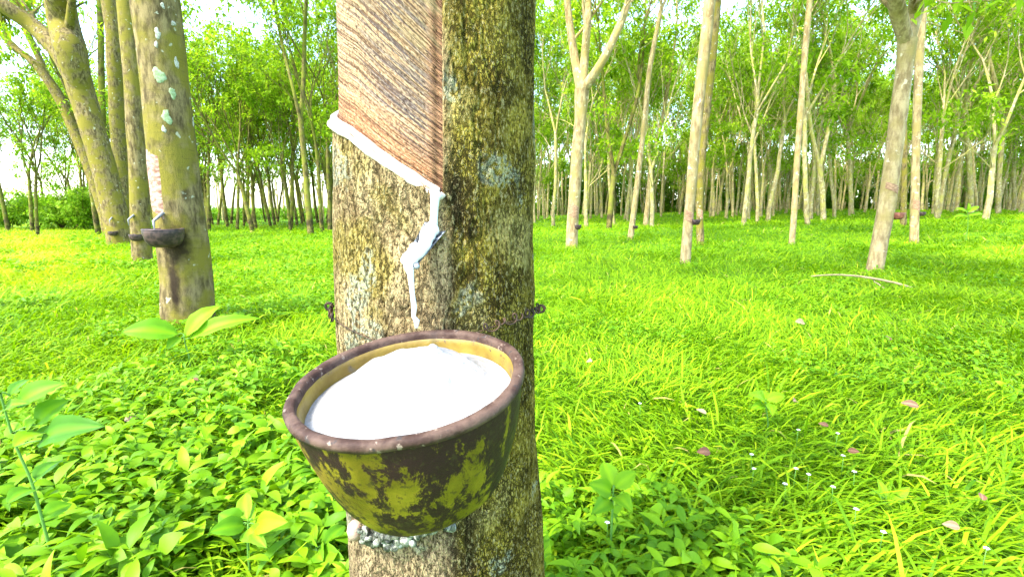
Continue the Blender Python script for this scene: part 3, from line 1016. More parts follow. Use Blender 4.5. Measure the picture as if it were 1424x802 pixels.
# dark weeping stain round and below the cup, in the bark itself
a1_, z1_ = TZ(246, 338)
src = M['bark_left'].copy()
nt_ = src.node_tree
pr_ = [n_ for n_ in nt_.nodes if n_.type == 'BSDF_PRINCIPLED'][0]
old_ = pr_.inputs['Base Color'].links[0].from_socket
def stain_mask(nt_, c0, sc3, r0_, r1_):
    tc = nt_.nodes.new('ShaderNodeTexCoord'); ns = nt_.nodes.new('ShaderNodeTexNoise'); ns.inputs['Scale'].default_value = 14; ns.inputs['Detail'].default_value = 5; ns.inputs['Roughness'].default_value = .65
    nt_.links.new(tc.outputs['Object'], ns.inputs['Vector'])
    sb = nt_.nodes.new('ShaderNodeVectorMath'); sb.operation = 'SUBTRACT'; nt_.links.new(tc.outputs['Object'], sb.inputs[0]); sb.inputs[1].default_value = tuple(c0)
    ml = nt_.nodes.new('ShaderNodeVectorMath'); ml.operation = 'MULTIPLY'; nt_.links.new(sb.outputs[0], ml.inputs[0]); ml.inputs[1].default_value = sc3
    ln = nt_.nodes.new('ShaderNodeVectorMath'); ln.operation = 'LENGTH'; nt_.links.new(ml.outputs[0], ln.inputs[0])
    ad = nt_.nodes.new('ShaderNodeMath'); ad.operation = 'MULTIPLY_ADD'; nt_.links.new(ns.outputs['Fac'], ad.inputs[0]); ad.inputs[1].default_value = r0_ * 2.2; nt_.links.new(ln.outputs['Value'], ad.inputs[2])
    mr = nt_.nodes.new('ShaderNodeMapRange'); mr.interpolation_type = 'SMOOTHSTEP'; nt_.links.new(ad.outputs[0], mr.inputs['Value'])
    mr.inputs['From Min'].default_value = r0_ * 1.6; mr.inputs['From Max'].default_value = r1_ + r0_ * 1.3; mr.inputs['To Min'].default_value = .92; mr.inputs['To Max'].default_value = 0
    return mr.outputs[0]
c1_ = s1(z1_, a1_) - np.array(T1.location); a2_, z2_ = TZ(242, 395); c2_ = s1(z2_, a2_) - np.array(T1.location)
cur_ = old_
for c0, sc3, r0_, r1_ in ((c1_, (1, 1, .75), .07, .12), (c2_, (2.2, 2.2, .34), .05, .09)):
    mk = stain_mask(nt_, c0, sc3, r0_, r1_)
    mx = nt_.nodes.new('ShaderNodeMix'); mx.data_type = 'RGBA'; nt_.links.new(mk, mx.inputs[0]); nt_.links.new(cur_, mx.inputs[6]); mx.inputs[7].default_value = (.02, .013, .009, 1); cur_ = mx.outputs[2]
nt_.links.new(cur_, pr_.inputs['Base Color'])
[c_ for c_ in T1.children if c_.name.startswith('trunk')][0].data.materials[0] = src

# ---- the row behind it
def left_tree(label, base, pxs, ws, seed, Yo=0, mat='bark_left', fork=None, limbs=3, top_h=5.5, cup=None, spout=None, cuplabel=None, limbL=4.5):
    Y = float(ground_at(*base, .08)[1]) + Yo
    tr, sf, pt, rd = special_tree(label, pxs, Y, ws, M[mat], fork=fork, seed=seed, limbs=limbs, top_h=top_h, limbL=limbL)
    if cup:
        P = at(cup[0], cup[1], Y - rd[6] - .06); small_cup(P, cup[2], M[cup[3]], cuplabel)
    if spout:
        r_ = th_of(*spout, pt, rd, Y)
        if r_: small_spout(sf, r_[1], r_[0], .09, tr)
    return tr, sf, pt, rd, Y
T2 = left_tree('upright olive rubber trunk directly behind the lichen spotted tree, with a black cup', (196, 362),
    [(198, 362), (196, 320), (193, 240), (188, 150), (183, 80), (176, 0)], [30, 30, 29, 29, 30, 31], 12, cup=(190, 326, .10, 'cup_dark'), spout=(186, 300),
    cuplabel='small black cup on the upright trunk directly behind the lichen spotted tree')
T3 = left_tree('leaning forked rubber tree of the left row whose limbs bend over the clearing', (168, 338),
    [(168, 338), (163, 310), (150, 255), (135, 200), (120, 150), (108, 108)], [40, 39, 38, 39, 41, 43], 13,
    fork=[([(98, 70), (88, 30), (80, -20)], [35, 33, 31]), ([(78, 68), (40, 32), (0, 5), (-30, -20)], [22, 20, 18, 17])], cup=(157, 322, .10, 'cup_dark'), spout=(156, 303), top_h=1.0,
    cuplabel='small black cup at the foot of the leaning forked tree, leftmost of the cups')
T4 = left_tree('straight slim olive trunk between the leaning forked tree and the upright trunk beside it', (172, 334), [(173, 334), (171, 290), (166, 200), (161, 110), (158, 40), (153, 0)], [25, 25, 25, 25, 26, 26], 14, Yo=1.5, top_h=6.5)
T5 = left_tree('slim rubber trunk bending far over to the left behind the forked leaner', (156, 330), [(158, 330), (148, 300), (130, 245), (108, 190), (82, 135), (50, 90), (10, 55)], [22, 22, 21, 20, 19, 18, 16], 15, Yo=2.5, top_h=7.0, limbs=2)
T7 = left_tree('thin pale trunk bending left high beside the lower limbs of the leaning forked tree', (150, 327), [(154, 327), (146, 295), (124, 240), (95, 170), (68, 110), (40, 50), (20, 0)], [13, 13, 12, 12, 12, 11, 11], 17, Yo=4, top_h=8, limbs=2)
T6 = left_tree('thin dim trunk behind the straight slim one in the left row', (150, 326), [(152, 326), (147, 270), (143, 190), (141, 100), (139, 0)], [12, 11, 11, 10, 10], 16, Yo=2, top_h=8, limbs=2, mat='bark_dusky')

# ---- trees between the left row and the thick trunk, and on the right
def mid_tree(label, base, pxs, ws, seed, mat='bark_grey', fork=None, cup=None, cuplabel=None, panel=None, top_h=5.0, limbs=3, limbL=4.5, off=.08, per=4):
    Y = float(ground_at(*base, off)[1])
    tr, sf, pt, rd = special_tree(label, pxs, Y, ws, M[mat], fork=fork, seed=seed, limbs=limbs, top_h=top_h, limbL=limbL, per=per)
    if cup:
        P = at(cup[0], cup[1], Y - .03); small_cup(P, cup[2], M[cup[3]], cuplabel)
    if panel:
        y0, y1 = panel; z0 = at(base[0], y0, Y)[2]; z1 = at(base[0], y1, Y)[2]
        patch(sf, z0, z1, -1.2, 1.1, -.10, M['panel_red'], 'tapping_panel', tr, off=.008)
    return tr, Y
mid_tree('dark forked trunk, thickest between the lichen spotted tree and the thick foreground trunk', (432, 324), [(432, 324), (429, 290), (425, 240), (420, 190), (418, 165)], [9.5, 9, 8, 7.5, 8], 21, 'bark_dusky',
         fork=[([(422, 110), (424, 40), (426, 0)], [6, 5, 4.5]), ([(408, 125), (392, 60), (380, 0)], [4.5, 4, 3])], top_h=1)
mid_tree('forked pale trunk with a reddish tapped band just right of the thick trunk', (797, 340),
         [(795, 341), (796, 315), (799, 270), (803, 210), (807, 165), (809, 124)], [17, 16, 16, 17, 17, 20], 22, 'bark_grey',
         fork=[([(800, 85), (793, 40), (787, -15)], [12, 10, 9]), ([(813, 80), (817, 30), (818, -20)], [11, 10, 9]), ([(835, 90), (860, 40), (880, -15)], [11, 10, 9])], top_h=1,
         cup=(802, 313, .10, 'cup_dark'), cuplabel='dark cup on the forked pale trunk just right of the thick trunk', panel=(300, 282))
mid_tree('straight pale trunk with rusty rings and a cup, in front of a greener slimmer one', (954, 361),
         [(953, 362), (956, 320), (960, 275), (966, 200), (975, 110), (984, 30), (987, 0)], [15, 14, 14, 15, 16, 17, 17], 23, 'bark_grey', top_h=5.2,
         cup=(967, 306, .075, 'cup_dark'), cuplabel='dark cup between the straight pale ringed trunk and its greener neighbour', panel=(305, 290))
mid_tree('greener slimmer trunk half hidden behind the straight pale trunk with rusty rings', (974, 336),
         [(974, 337), (973, 300), (975, 240), (981, 170), (990, 90), (998, 0)], [11, 10, 10, 11, 11, 11], 24, 'bark_left', panel=(300, 288))
mid_tree('slender trunk leaning right, third behind the forked pale tree with the tapped band', (878, 329), [(877, 329), (882, 290), (888, 240), (896, 170), (903, 100), (920, 10)], [8.5, 8, 7.5, 7, 7, 6], 25, 'bark_grey',
         cup=(883, 314, .08, 'cup_dark'), cuplabel='tiny dark cup on the slender right leaning trunk behind the forked pale tree')
mid_tree('thin forked trunk with dusky bark left of the slender leaning one', (847, 315), [(847, 315), (850, 280), (854, 240)], [8, 7.5, 8], 26, 'bark_dusky',
         fork=[([(846, 190), (840, 130)], [5, 4]), ([(870, 190), (885, 140), (893, 90)], [5, 4.5, 4])], top_h=1)
mid_tree('thin trunk with a fork close beside the slender leaning one, behind it', (898, 312), [(898, 312), (902, 270), (905, 230)], [8, 7, 7], 27, 'bark_grey',
         fork=[([(920, 170), (933, 100)], [5, 4]), ([(900, 180), (890, 120)], [4, 4])], top_h=1)
mid_tree('lone straight grey trunk midway between the ringed trunk and the big leaning pale trunk', (1102, 337), [(1101, 338), (1104, 300), (1108, 230), (1113, 160), (1119, 80), (1126, 0)], [9.5, 9, 9, 9, 9, 9], 28, 'bark_grey', top_h=5.5)
mid_tree('big pale trunk leaning right with a fork near the top and a reddish cup', (1220, 371),
         [(1217, 372), (1225, 330), (1233, 285), (1242, 220), (1251, 150), (1258, 95), (1262, 55)], [25, 25, 26, 26, 26, 26, 30], 29, 'bark_grey',
         fork=[([(1250, 22), (1242, -20)], [19, 17]), ([(1272, 20), (1280, -25)], [19, 17])], top_h=1,
         cup=(1248, 296, .085, 'cup_red'), cuplabel='reddish clay cup beside the big pale leaning trunk on the right', panel=(262, 252), off=.1)
mid_tree('slimmer pinkish brown trunk just right of the big leaning pale trunk, with dark cup', (1271, 334),
         [(1271, 335), (1272, 300), (1273, 240), (1275, 170), (1278, 90), (1284, 0)], [14, 14, 13, 13, 14, 14], 30, 'bark_grey', top_h=5.5,
         cup=(1281, 295, .085, 'cup_dark'), cuplabel='dark cup on the slimmer pinkish trunk right of the big leaning trunk', panel=(290, 275))
mid_tree('thin trunk showing between the big leaning trunk and its slimmer neighbour', (1255, 312), [(1256, 312), (1257, 270), (1258, 200), (1255, 120), (1250, 40)], [10, 9, 8, 8, 7], 31, 'bark_left')
mid_tree('sturdy pale trunk standing alone in the right distance before the dense rows', (1350, 298), [(1351, 298), (1349, 250), (1346, 200), (1342, 150)], [9, 9, 8.5, 8], 32, 'bark_far', off=.05)
mid_tree('pale trunk with a wide crown near the right edge of the view', (1388, 296), [(1388, 296), (1389, 255), (1392, 215), (1396, 180)], [9, 8, 8, 8], 33, 'bark_far', off=.05,
         fork=[([(1385, 120), (1370, 60)], [5, 4]), ([(1410, 120), (1430, 70)], [5, 4])], top_h=1)
mid_tree('pale forked trunk behind the lone straight grey trunk, to its right', (1145, 305), [(1145, 306), (1144, 275), (1140, 230)], [9, 8, 8], 34, 'bark_far',
         fork=[([(1128, 180), (1122, 120)], [5, 4]), ([(1152, 180), (1160, 120)], [5, 4])], top_h=1)


# ------------------------------------------------------------------ background rows
def variant(seed, mat, hf, nl, Lb, r0, per, lean):
    rg = np.random.default_rng(seed)
    tr = empty('rubber_tree', (0, 0, 0), 'x', 'tree', 'g')
    mb = MB(); spots = []
    P = [np.array([0, 0, -.15])]; d = unit(np.array([lean[0], lean[1], 1.]))
    for k_ in range(4):
        P.append(P[-1] + d * (hf + .15) / 4); d = unit(d + rg.normal(0, .035, 3) + np.array([0, 0, .05]))
    pts, rd = smooth_path(P, np.linspace(r0 * 1.1, r0 * .78, 5), 14, rg, .006)
    mb.tube(pts, rd, 10, cap=False)
    for k_ in range(nl):
        az = k_ * 6.28 / nl + rg.uniform(-.6, .6)
        grow(rg, mb, pts[-1] - d * .05, d + rg.uniform(.18, .42) * np.array([math.cos(az), math.sin(az), 0]), Lb * rg.uniform(.8, 1.15), r0 * .58, 0, spots, (6, 4, 3, 3))
    for q in range(2):   # low side branches
        k_ = rg.integers(9, 13); az = rg.uniform(0, 6.28)
        grow(rg, mb, pts[k_], np.array([math.cos(az) * .8, math.sin(az) * .8, .8]), Lb * .4, r0 * .25, 1, spots, (6, 4, 3, 3))
    t_ = mb.build('trunk', M[mat], tr)
    c_ = crown_obj(rg, spots, per, tr, (.13, .23), .26)
    return tr, t_, c_


def make_variants(mat, seeds, n, rs, hfs):
    out = []
    for k_ in range(n):
        rg = np.random.default_rng(seeds + k_)
        out.append(variant(seeds + k_, mat, rg.uniform(*hfs), int(rg.integers(2, 4)), rg.uniform(3.6, 4.8), rg.uniform(*rs), 5 if mat == 'bark_far' else 4, rg.normal(0, .07, 2)))
    return out


VR = make_variants('bark_far', 200, 9, (.06, .095), (1.6, 3.8))
VL = make_variants('bark_dusky', 300, 6, (.06, .095), (2.0, 3.8))
used = {}
placed = [np.array([T1.location.x, T1.location.y])]


def place(x_, y_, vs, label, group, rg, sc=None):
    k_ = int(rg.integers(len(vs))); tr, t_, c_ = vs[k_]
    if not used.get(id(vs[k_][0])):
        used[id(vs[k_][0])] = True; a = tr
    else:
        a = tr.copy(); col.objects.link(a)
        for ch in (t_, c_):
            b = ch.copy(); col.objects.link(b); b.parent = a
    a.location = (x_, y_, float(terrain(x_, y_)))
    a.rotation_euler = (0, 0, rg.uniform(0, 6.28)); s_ = sc or rg.uniform(.82, 1.18); a.scale = (s_, s_, s_ * rg.uniform(.9, 1.1))
    a['label'] = label; a['group'] = group
    return a


def fill(n, s0, s1, y0, y1, dmin, vs, lab, rg, pw=1.0, avoid=()):
    pts_ = []; tries = 0
    while len(pts_) < n and tries < n * 200:
        tries += 1
        y_ = y0 + (y1 - y0) * rg.random() ** pw; s_ = rg.uniform(s0, s1); x_ = s_ * y_
        if any((x_ - a)**2 + (y_ - b)**2 < dmin * dmin for a, b in pts_): continue
        px_ = 712 + F_PX * s_
        if y_ < 30 and any(abs(px_ - c_) < w_ for c_, w_ in avoid): continue
        pts_.append((x_, y_))
    for x_, y_ in pts_:
        px_ = 712 + 700 * x_ / y_
        l_, g_ = lab(px_, y_)
        place(x_, y_, vs, l_, g_, rg)
    return len(pts_)


rg = np.random.default_rng(77)


def lab_right(px, y):
    far = 'far' if y > 27 else 'middle distance'
    if px < 765: return 'slim tree directly behind the thick foreground trunk, %s' % far, 'rubber trees behind the thick trunk, %s' % far
    if px < 950: return 'slim pale tree between the forked pale trunk and the ringed trunk, %s' % far, 'rubber trees right of the thick trunk, %s' % far
    if px < 1100: return 'slim pale tree between the ringed trunk and the lone grey trunk, %s' % far, 'rubber trees of the centre right, %s' % far
    if px < 1240: return 'slim pale tree between the lone grey trunk and big leaning trunk, %s' % far, 'rubber trees left of the big leaning trunk, %s' % far
    return 'slim pale tree right of the big leaning trunk, %s' % far, 'rubber trees of the right edge, %s' % far


def lab_left(px, y):
    far = 'far' if y > 27 else 'nearer'
    return 'thin dark tree between the lichen spotted tree and the thick foreground trunk, %s' % far, 'rubber trees of the left centre rows, %s' % far


av = ((797, 14), (954, 14), (1102, 10), (1220, 24), (1245, 20), (1271, 12))
n1 = fill(186, .04, 1.22, 17, 50, 1.45, VR, lab_right, rg, .8, av)
n2 = fill(42, -.62, -.34, 19, 40, 1.5, VL, lab_left, rg, .8)
n3 = fill(22, -.34, .04, 15, 42, 2.2, VR, lab_right, rg, .8)
n4 = fill(15, -1.16, -.76, 18, 36, 1.7, VL, lambda px, y: ('thin dark rubber tree beyond the clearing at the far left', 'rubber trees beyond the left clearing'), rg)
n5 = fill(8, -.90, -.62, 26, 40, 2.2, VL, lambda px, y: ('thin rubber tree far off behind the left row of leaning trunks', 'rubber trees behind the left row'), rg)
print('trees', n1, n2, n3, n4, n5)
for vs in (VR, VL):   # unused prototypes are removed
    for tr, t_, c_ in vs:
        if not used.get(id(tr)):
            for o in (t_, c_, tr): bpy.data.objects.remove(o)

# far wood beyond the last rows: too far to tell trees apart
rg = np.random.default_rng(3)
sp_ = []
for k_ in range(6500):
    s_ = rg.uniform(-.7, 1.35) if k_ < 3500 else rg.uniform(.05, 1.35); y_ = rg.uniform(48, 60); x_ = s_ * y_
    hmax = 4.6 + 3.6 * float(vnoise(np.array([x_ * .12, 1., 2.]))) if s_ > .05 else 1.0
    sp_.append((x_, y_, float(terrain(x_, y_)) + hmax * rg.random() ** 1.2))
V, Q_, r_ = leaf_cloud(rg, sp_, 14, (.35, .6), .8)
o = finish(raw_mesh('undergrowth', V, Q_, None, r_ * .45), 'undergrowth', M['bush'], None, False)
set_props(o, 'dark tangle of undergrowth closing the view far behind the last rows of trunks', 'undergrowth', kind='stuff')


# the last rows, past the first three hundred trees: one mass of trunks
rg = np.random.default_rng(14)
mb = MB(); sp2 = []
for k_ in range(420):
    s_ = rg.uniform(.03, 1.3) if k_ < 330 else rg.uniform(-.66, .03); y_ = rg.uniform(44, 58); x_ = s_ * y_; gz = float(terrain(x_, y_))
    p0 = np.array([x_, y_, gz - .1]); h_ = rg.uniform(2, 4.5); ln = rg.normal(0, .08, 2)
    p1 = p0 + np.array([ln[0] * h_, ln[1] * h_, h_]); r0 = rg.uniform(.06, .11)
    mb.tube([p0, (p0 + p1) / 2 + np.array([rg.normal(0, .05), 0, 0]), p1], [r0, r0 * .9, r0 * .8], 6, cap=False)
    for q in range(2):
        az = rg.uniform(0, 6.28) if q == 0 else az + 3.1
        p2 = p1 + np.array([math.cos(az) * .9, math.sin(az) * .9, 3.2]) * rg.uniform(.7, 1.2)
        mb.tube([p1 - np.array([0, 0, .05]), (p1 + p2) / 2 + rg.normal(0, .1, 3), p2], [r0 * .7, r0 * .5, r0 * .25], 5, cap=False)
        for e_ in range(5): sp2.append(p1 + (p2 - p1) * rg.uniform(.5, 1.3) + rg.normal(0, .8, 3))
ft = mb.build('far_tree_rows', M['bark_far'])
set_props(ft, 'mass of slim pale trunks in the last rows far behind the counted trees', 'trees', kind='stuff')

# bushes in the left distance
def bush(label, px, py, w_, h_, Y, seed, name='bush'):
    rg = np.random.default_rng(seed)
    c_ = at(px, py, Y); gz = float(terrain(c_[0], c_[1])); H_ = h_; b_ = empty(name, (c_[0], c_[1], gz), label, 'bush', None)
    mb = MB(); sp2 = []
    for k_ in range(16):
        az = rg.uniform(0, 6.28); e_ = np.array([math.cos(az) * w_ / 2 * rg.uniform(.2, 1), math.sin(az) * w_ / 2 * rg.uniform(.2, 1), H_ * rg.uniform(.5, 1)])
        p0 = np.array([c_[0], c_[1], gz]); m_ = p0 + e_ * np.array([.35, .35, .6])
        mb.tube([p0, m_, p0 + e_], [.03, .02, .008], 4, cap=False)
        for q in range(9):
            f_ = rg.uniform(.3, 1); sp2.append(p0 + e_ * f_ + rg.normal(0, .25, 3) * np.array([w_ * .3, w_ * .3, H_ * .25]))
    mb.build('stem', M['bark_dusky'], b_)
    V, Q_, r_ = leaf_cloud(rg, sp2, 26, (.14, .26), .35)
    V[:, 2] = np.maximum(V[:, 2], gz)
    finish(raw_mesh('foliage', V - np.array([c_[0], c_[1], gz]), Q_, None, r_), 'foliage', M['bush'], b_, False)


bush('rounded bright green bush beyond the clearing, directly left of the leaning row', 118, 322, 4.0, 2.6, 27, 1)
bush('low bright bush left of the rounded one beyond the clearing', 88, 322, 3.6, 2.2, 28, 2)
bush('darker bush at the back of the clearing near the far left trunks', 55, 322, 3.8, 2.4, 30, 3)
bush('bush at the left edge of the view behind the thin dark trunks', 12, 322, 4.0, 2.0, 30, 4)
bush('taller bush peeping past the foot of the left leaning row', 145, 320, 3.6, 2.9, 31, 5)


# ------------------------------------------------------------------ grass and ground cover
def scatter(rg, dens, y0, y1, spread=1.2, marg=.9):
    """points with density dens(d) per square metre by strips"""
    out = []
    ys = np.geomspace(y0, y1, 46)
    for a, b in zip(ys[:-1], ys[1:]):
        w_ = 2 * (spread * b + marg); n = int(dens((a + b) / 2) * (b - a) * w_)
        out.append(np.stack([rg.uniform(-w_ / 2, w_ / 2, n), rg.uniform(a, b, n)], -1))
    return np.concatenate(out)


rg = np.random.default_rng(8)
P2 = scatter(rg, lambda d: 7600 / (1 + (d / 2.7) ** 2.15), .38, 47)
keep = np.hypot(P2[:, 0] - tcx(.1), P2[:, 1] - TY) > .155
P2 = P2[keep]; n = len(P2)
d = np.hypot(P2[:, 0], P2[:, 1])
P3 = np.stack([P2[:, 0], P2[:, 1], 0 * d], -1)
patchn = fbm(P3, .9, 3, 11); fine_ = fbm(P3, 3.5, 2, 31)
print('blades', n)
sc_ = 1 + np.clip((d - 3) / 9, 0, 3.2)
Lb = rg.uniform(.055, .135, n) * np.where(rg.random(n) < .03, rg.uniform(1.4, 1.9, n), 1) * (.65 + .9 * patchn) * (.8 + .4 * fine_) * (1 + .35 * np.clip((d - 3) / 15, 0, 1.2))
Wb = rg.uniform(.0022, .0046, n) * sc_
flow = fbm(P3, .8, 2, 51) * 12.6
az = flow + rg.normal(0, 1.0, n)
z0 = terrain(P2[:, 0], P2[:, 1])
lift = rg.uniform(0, .045, n) * (.5 + patchn)
el0 = rg.uniform(.5, 1.35, n); bend = rg.uniform(.7, 1.9, n)
D2 = np.stack([np.cos(az), np.sin(az)], -1); Wd = np.stack([-np.sin(az), np.cos(az)], -1)
cur = np.stack([P2[:, 0], P2[:, 1], z0 + lift], -1)
Vs = []
tw = rg.normal(0, .5, n)
for k_, (f_, wf) in enumerate(((0, .55), (.34, 1.0), (.68, .8), (1, 0))):
    if k_:
        e_ = el0 - bend * (f_ - .17)
        step_ = Lb * (.34 if k_ < 3 else .32)
        cur = cur + np.concatenate([D2 * (np.cos(e_) * step_)[:, None], (np.sin(e_) * step_)[:, None]], -1)
        cur[:, 2] = np.maximum(cur[:, 2], z0 + .004)
    w3 = np.concatenate([Wd, (np.sin(tw) * .6)[:, None]], -1) * (Wb * wf / 1.)[:, None]
    if k_ < 3: Vs += [cur - w3, cur + w3]
    else: Vs += [cur]
V = np.stack(Vs, 1).reshape(-1, 3)
b7 = np.arange(n)[:, None] * 7
Q_ = np.concatenate([b7 + np.array([0, 1, 3, 2]), b7 + np.array([2, 3, 5, 4])]); Tr = b7 + np.array([4, 5, 6])
rnd = np.clip(.22 + .5 * fbm(P3, .45, 2, 70) + .28 * rg.normal(0, 1, n) * .7, 0, .94)
rnd = np.clip(rnd + .4 * np.exp(-((P2[:, 0] / P2[:, 1] + .95) / .13) ** 2) * sstep(4, 6, P2[:, 1]), 0, .95)
rnd[rg.random(n) < .006] = 1.0
o = finish(raw_mesh('grass', V, Q_, Tr, np.repeat(rnd, 7)), 'grass', M['grass'], None, False)
set_props(o, 'bright green short creeping grass covering the whole plantation floor', 'grass', kind='stuff')


def leaf_geo(n_len=5):
    """unit ovate leaf: length 1 along x, arched, folded; returns V,F"""
    prof = [(0, .0), (.12, .55), (.3, .95), (.5, 1.0), (.72, .72), (.9, .3), (1, 0)]
    V = []; Fc = []
    for u_, w_ in prof:
        zc = .10 * math.sin(u_ * math.pi) - .18 * u_ * u_
        V += [(u_, -w_ * .5, zc + .05 * w_), (u_, 0, zc), (u_, w_ * .5, zc + .05 * w_)]
    for k_ in range(len(prof) - 1):
        a = 3 * k_
        Fc += [(a, a + 3, a + 4, a + 1), (a + 1, a + 4, a + 5, a + 2)]
    return np.array(V), np.array(Fc)


LV, LF = leaf_geo()


def leaves(B, az, el, roll, L, wr):
    """vectorised ovate leaves -> V, Q"""
    n = len(B)
    X = np.stack([np.cos(az) * np.cos(el), np.sin(az) * np.cos(el), np.sin(el)], -1)
    Y0 = np.stack([-np.sin(az), np.cos(az), 0 * az], -1); Z0 = np.cross(X, Y0)
    Y = Y0 * np.cos(roll)[:, None] + Z0 * np.sin(roll)[:, None]; Z = np.cross(X, Y)
    V = B[:, None] + L[:, None, None] * (LV[None, :, 0:1] * X[:, None] + LV[None, :, 1:2] * wr[:, None, None] * Y[:, None] + LV[None, :, 2:3] * Z[:, None])
    Q_ = (np.arange(n)[:, None, None] * len(LV) + LF[None]).reshape(-1, 4)
    return V.reshape(-1, 3), Q_


# broad-leaved creeping weeds, thick near the camera and thinner farther off
Pc = scatter(rg, lambda d: 1900 / (1 + (d / 2.4) ** 2.3), .38, 30)
Pc3 = np.stack([Pc[:, 0], Pc[:, 1], 0 * Pc[:, 0]], -1)
dd = np.hypot(Pc[:, 0], Pc[:, 1])
m = fbm(Pc3, 1.3, 3, 90) + .16 * (Pc[:, 0] < -.1) * (Pc[:, 0] > -6) + .15 * sstep(1.7, 1.1, Pc[:, 1]) * (np.abs(Pc[:, 0]) < 1.2)
keep = (m > .645) & (np.hypot(Pc[:, 0] - tcx(.1), Pc[:, 1] - TY) > .17)
Pc = Pc[keep]; dd = dd[keep]; n = len(Pc); print('cover leaves', n * 3)
rep = 3
B = np.repeat(np.stack([Pc[:, 0], Pc[:, 1], terrain(Pc[:, 0], Pc[:, 1]) + rg.uniform(.03, .13, n)], -1), rep, 0)
sz = np.repeat(rg.uniform(.012, .036, n) * (1 + .40 * (Pc[:, 0] < -.25)) * (1 + np.clip((dd - 3) / 8, 0, 2)) * (1.15 - .35 * sstep(1.5, 3.5, dd)), rep) * rg.uniform(.75, 1.2, n * rep)
az = np.repeat(rg.uniform(0, 6.28, n), rep) + np.tile(np.arange(rep) * 2.1, n) + rg.normal(0, .3, n * rep)
lance = rg.random(n) < .55
V, Q_ = leaves(B, az, rg.normal(.1, .38, n * rep), rg.normal(0, .4, n * rep), sz * np.repeat(np.where(lance, 1.5, 1), rep), np.repeat(np.where(lance, rg.uniform(.24, .38, n), rg.uniform(.55, .85, n)), rep))
rnd = np.repeat(np.clip(.2 + .6 * rg.random(n * rep), 0, 1), len(LV))
o = finish(raw_mesh('leafy_ground_cover', V, Q_, None, rnd), 'leafy_ground_cover', M['cover'], None, True)
set_props(o, 'broad leaved creeping weeds mixed through the grass, thickest around the foreground trunk', 'ground cover', kind='stuff')


# ------------------------------------------------------------------ single plants
def leaf_pt(mb, P0, P1, w_, rnd, nrm=(0, -.85, .8), droop=.12):
    P0 = np.array(P0); P1 = np.array(P1); X = P1 - P0; L = np.linalg.norm(X); X /= L
    Z = np.array(nrm, float); Y = unit(np.cross(Z, X)); Z = np.cross(X, Y)
    V = []; Fc = []; N_ = 12
    for k_ in range(N_ + 1):
        u_ = k_ / N_
        wd = w_ * .5 * (math.sin(math.pi * min(1, u_ ** .8)) ** .85 if 0 < u_ < 1 else 0) * (1 + .03 * math.sin(k_ * 2.7))
        zc = L * droop * math.sin(u_ * math.pi)
        for s_ in (-1, -.5, 0, .5, 1):
            V.append(P0 + X * L * u_ + Y * wd * s_ + Z * (zc + abs(s_) * wd * .28 - (.010 * L if s_ == 0 else 0) + (.012 * L * math.sin(k_ * 1.57 + s_) if abs(s_) == 1 else 0) + (.006 * L * (k_ % 2) if abs(s_) == .5 else 0)))
    for k_ in range(N_):
        for s_ in range(4):
            a = k_ * 5 + s_; Fc.append((a, a + 5, a + 6, a + 1))
    mb.add(V, Fc, np.tile([rnd, max(rnd - .12, 0), min(rnd + .3, 1), max(rnd - .12, 0), rnd], N_ + 1))


def plant(name, label, cat, stem, leaves_, Y, stem_r=.003):
    P = [at(x_, y_, Y) for x_, y_ in stem]
    base = P[0].copy(); base[2] = float(terrain(base[0], base[1]))
    if P[0][2] > base[2] + .01: P = [base] + P
    tr = empty(name, base, label, cat)
    mb = MB(); pp, r_ = smooth_path(P, np.linspace(stem_r, stem_r * .6, len(P)), 16); mb.tube(pp, r_, 7)
    for (b_, tip, wpx, rnd, dy) in leaves_:
        P0 = at(*b_, Y); k_ = np.argmin(np.linalg.norm(pp - P0, axis=1))
        mb.tube([pp[k_], (pp[k_] + P0) / 2 + np.array([0, 0, .003]), P0], stem_r * .45, 5)
    mb.build('stem', M['stem'], tr)
    for (b_, tip, wpx, rnd, dy) in leaves_:
        P0 = at(*b_, Y); P1 = at(*tip, Y + dy)
        m2 = MB(); leaf_pt(m2, P0, P1, wpx * Y / F_PX * 1.15, rnd); m2.build('leaf', M['weed'], tr)
    return tr


plant('weed', 'upright weed with paired oval leaves on a green stem at the left edge', 'plant',
      [(72, 775), (58, 720), (42, 665), (22, 620), (8, 575), (0, 545)],
      [((30, 608), (14, 588), 20, .7, .02), ((22, 565), (90, 532), 32, .45, .03), ((14, 550), (52, 526), 20, .2, .08), ((8, 570), (40, 560), 16, .5, -.03), ((2, 545), (-30, 560), 26, .4, -.05),
       ((50, 590), (96, 556), 34, .55, .04), ((36, 598), (52, 583), 18, .75, .0), ((58, 612), (146, 592), 38, .12, -.04), ((48, 604), (92, 598), 16, .5, .06), ((60, 602), (18, 622), 30, .8, -.06), ((50, 668), (90, 640), 28, .15, .08), ((46, 680), (10, 700), 30, .35, -.05),
       ((60, 720), (100, 700), 28, .5, .05)], 1.02, .0035)
plant('seedling', 'young rubber seedling with big pale green leaves at the foot of the lichen spotted tree', 'plant',
      [(262, 492), (258, 480), (255, 464)],
      [((248, 464), (168, 462), 30, .55, -.10), ((258, 468), (308, 424), 24, .85, .12), ((264, 470), (362, 442), 22, .7, .1), ((252, 470), (232, 486), 16, .6, -.05)], 2.45, .004)
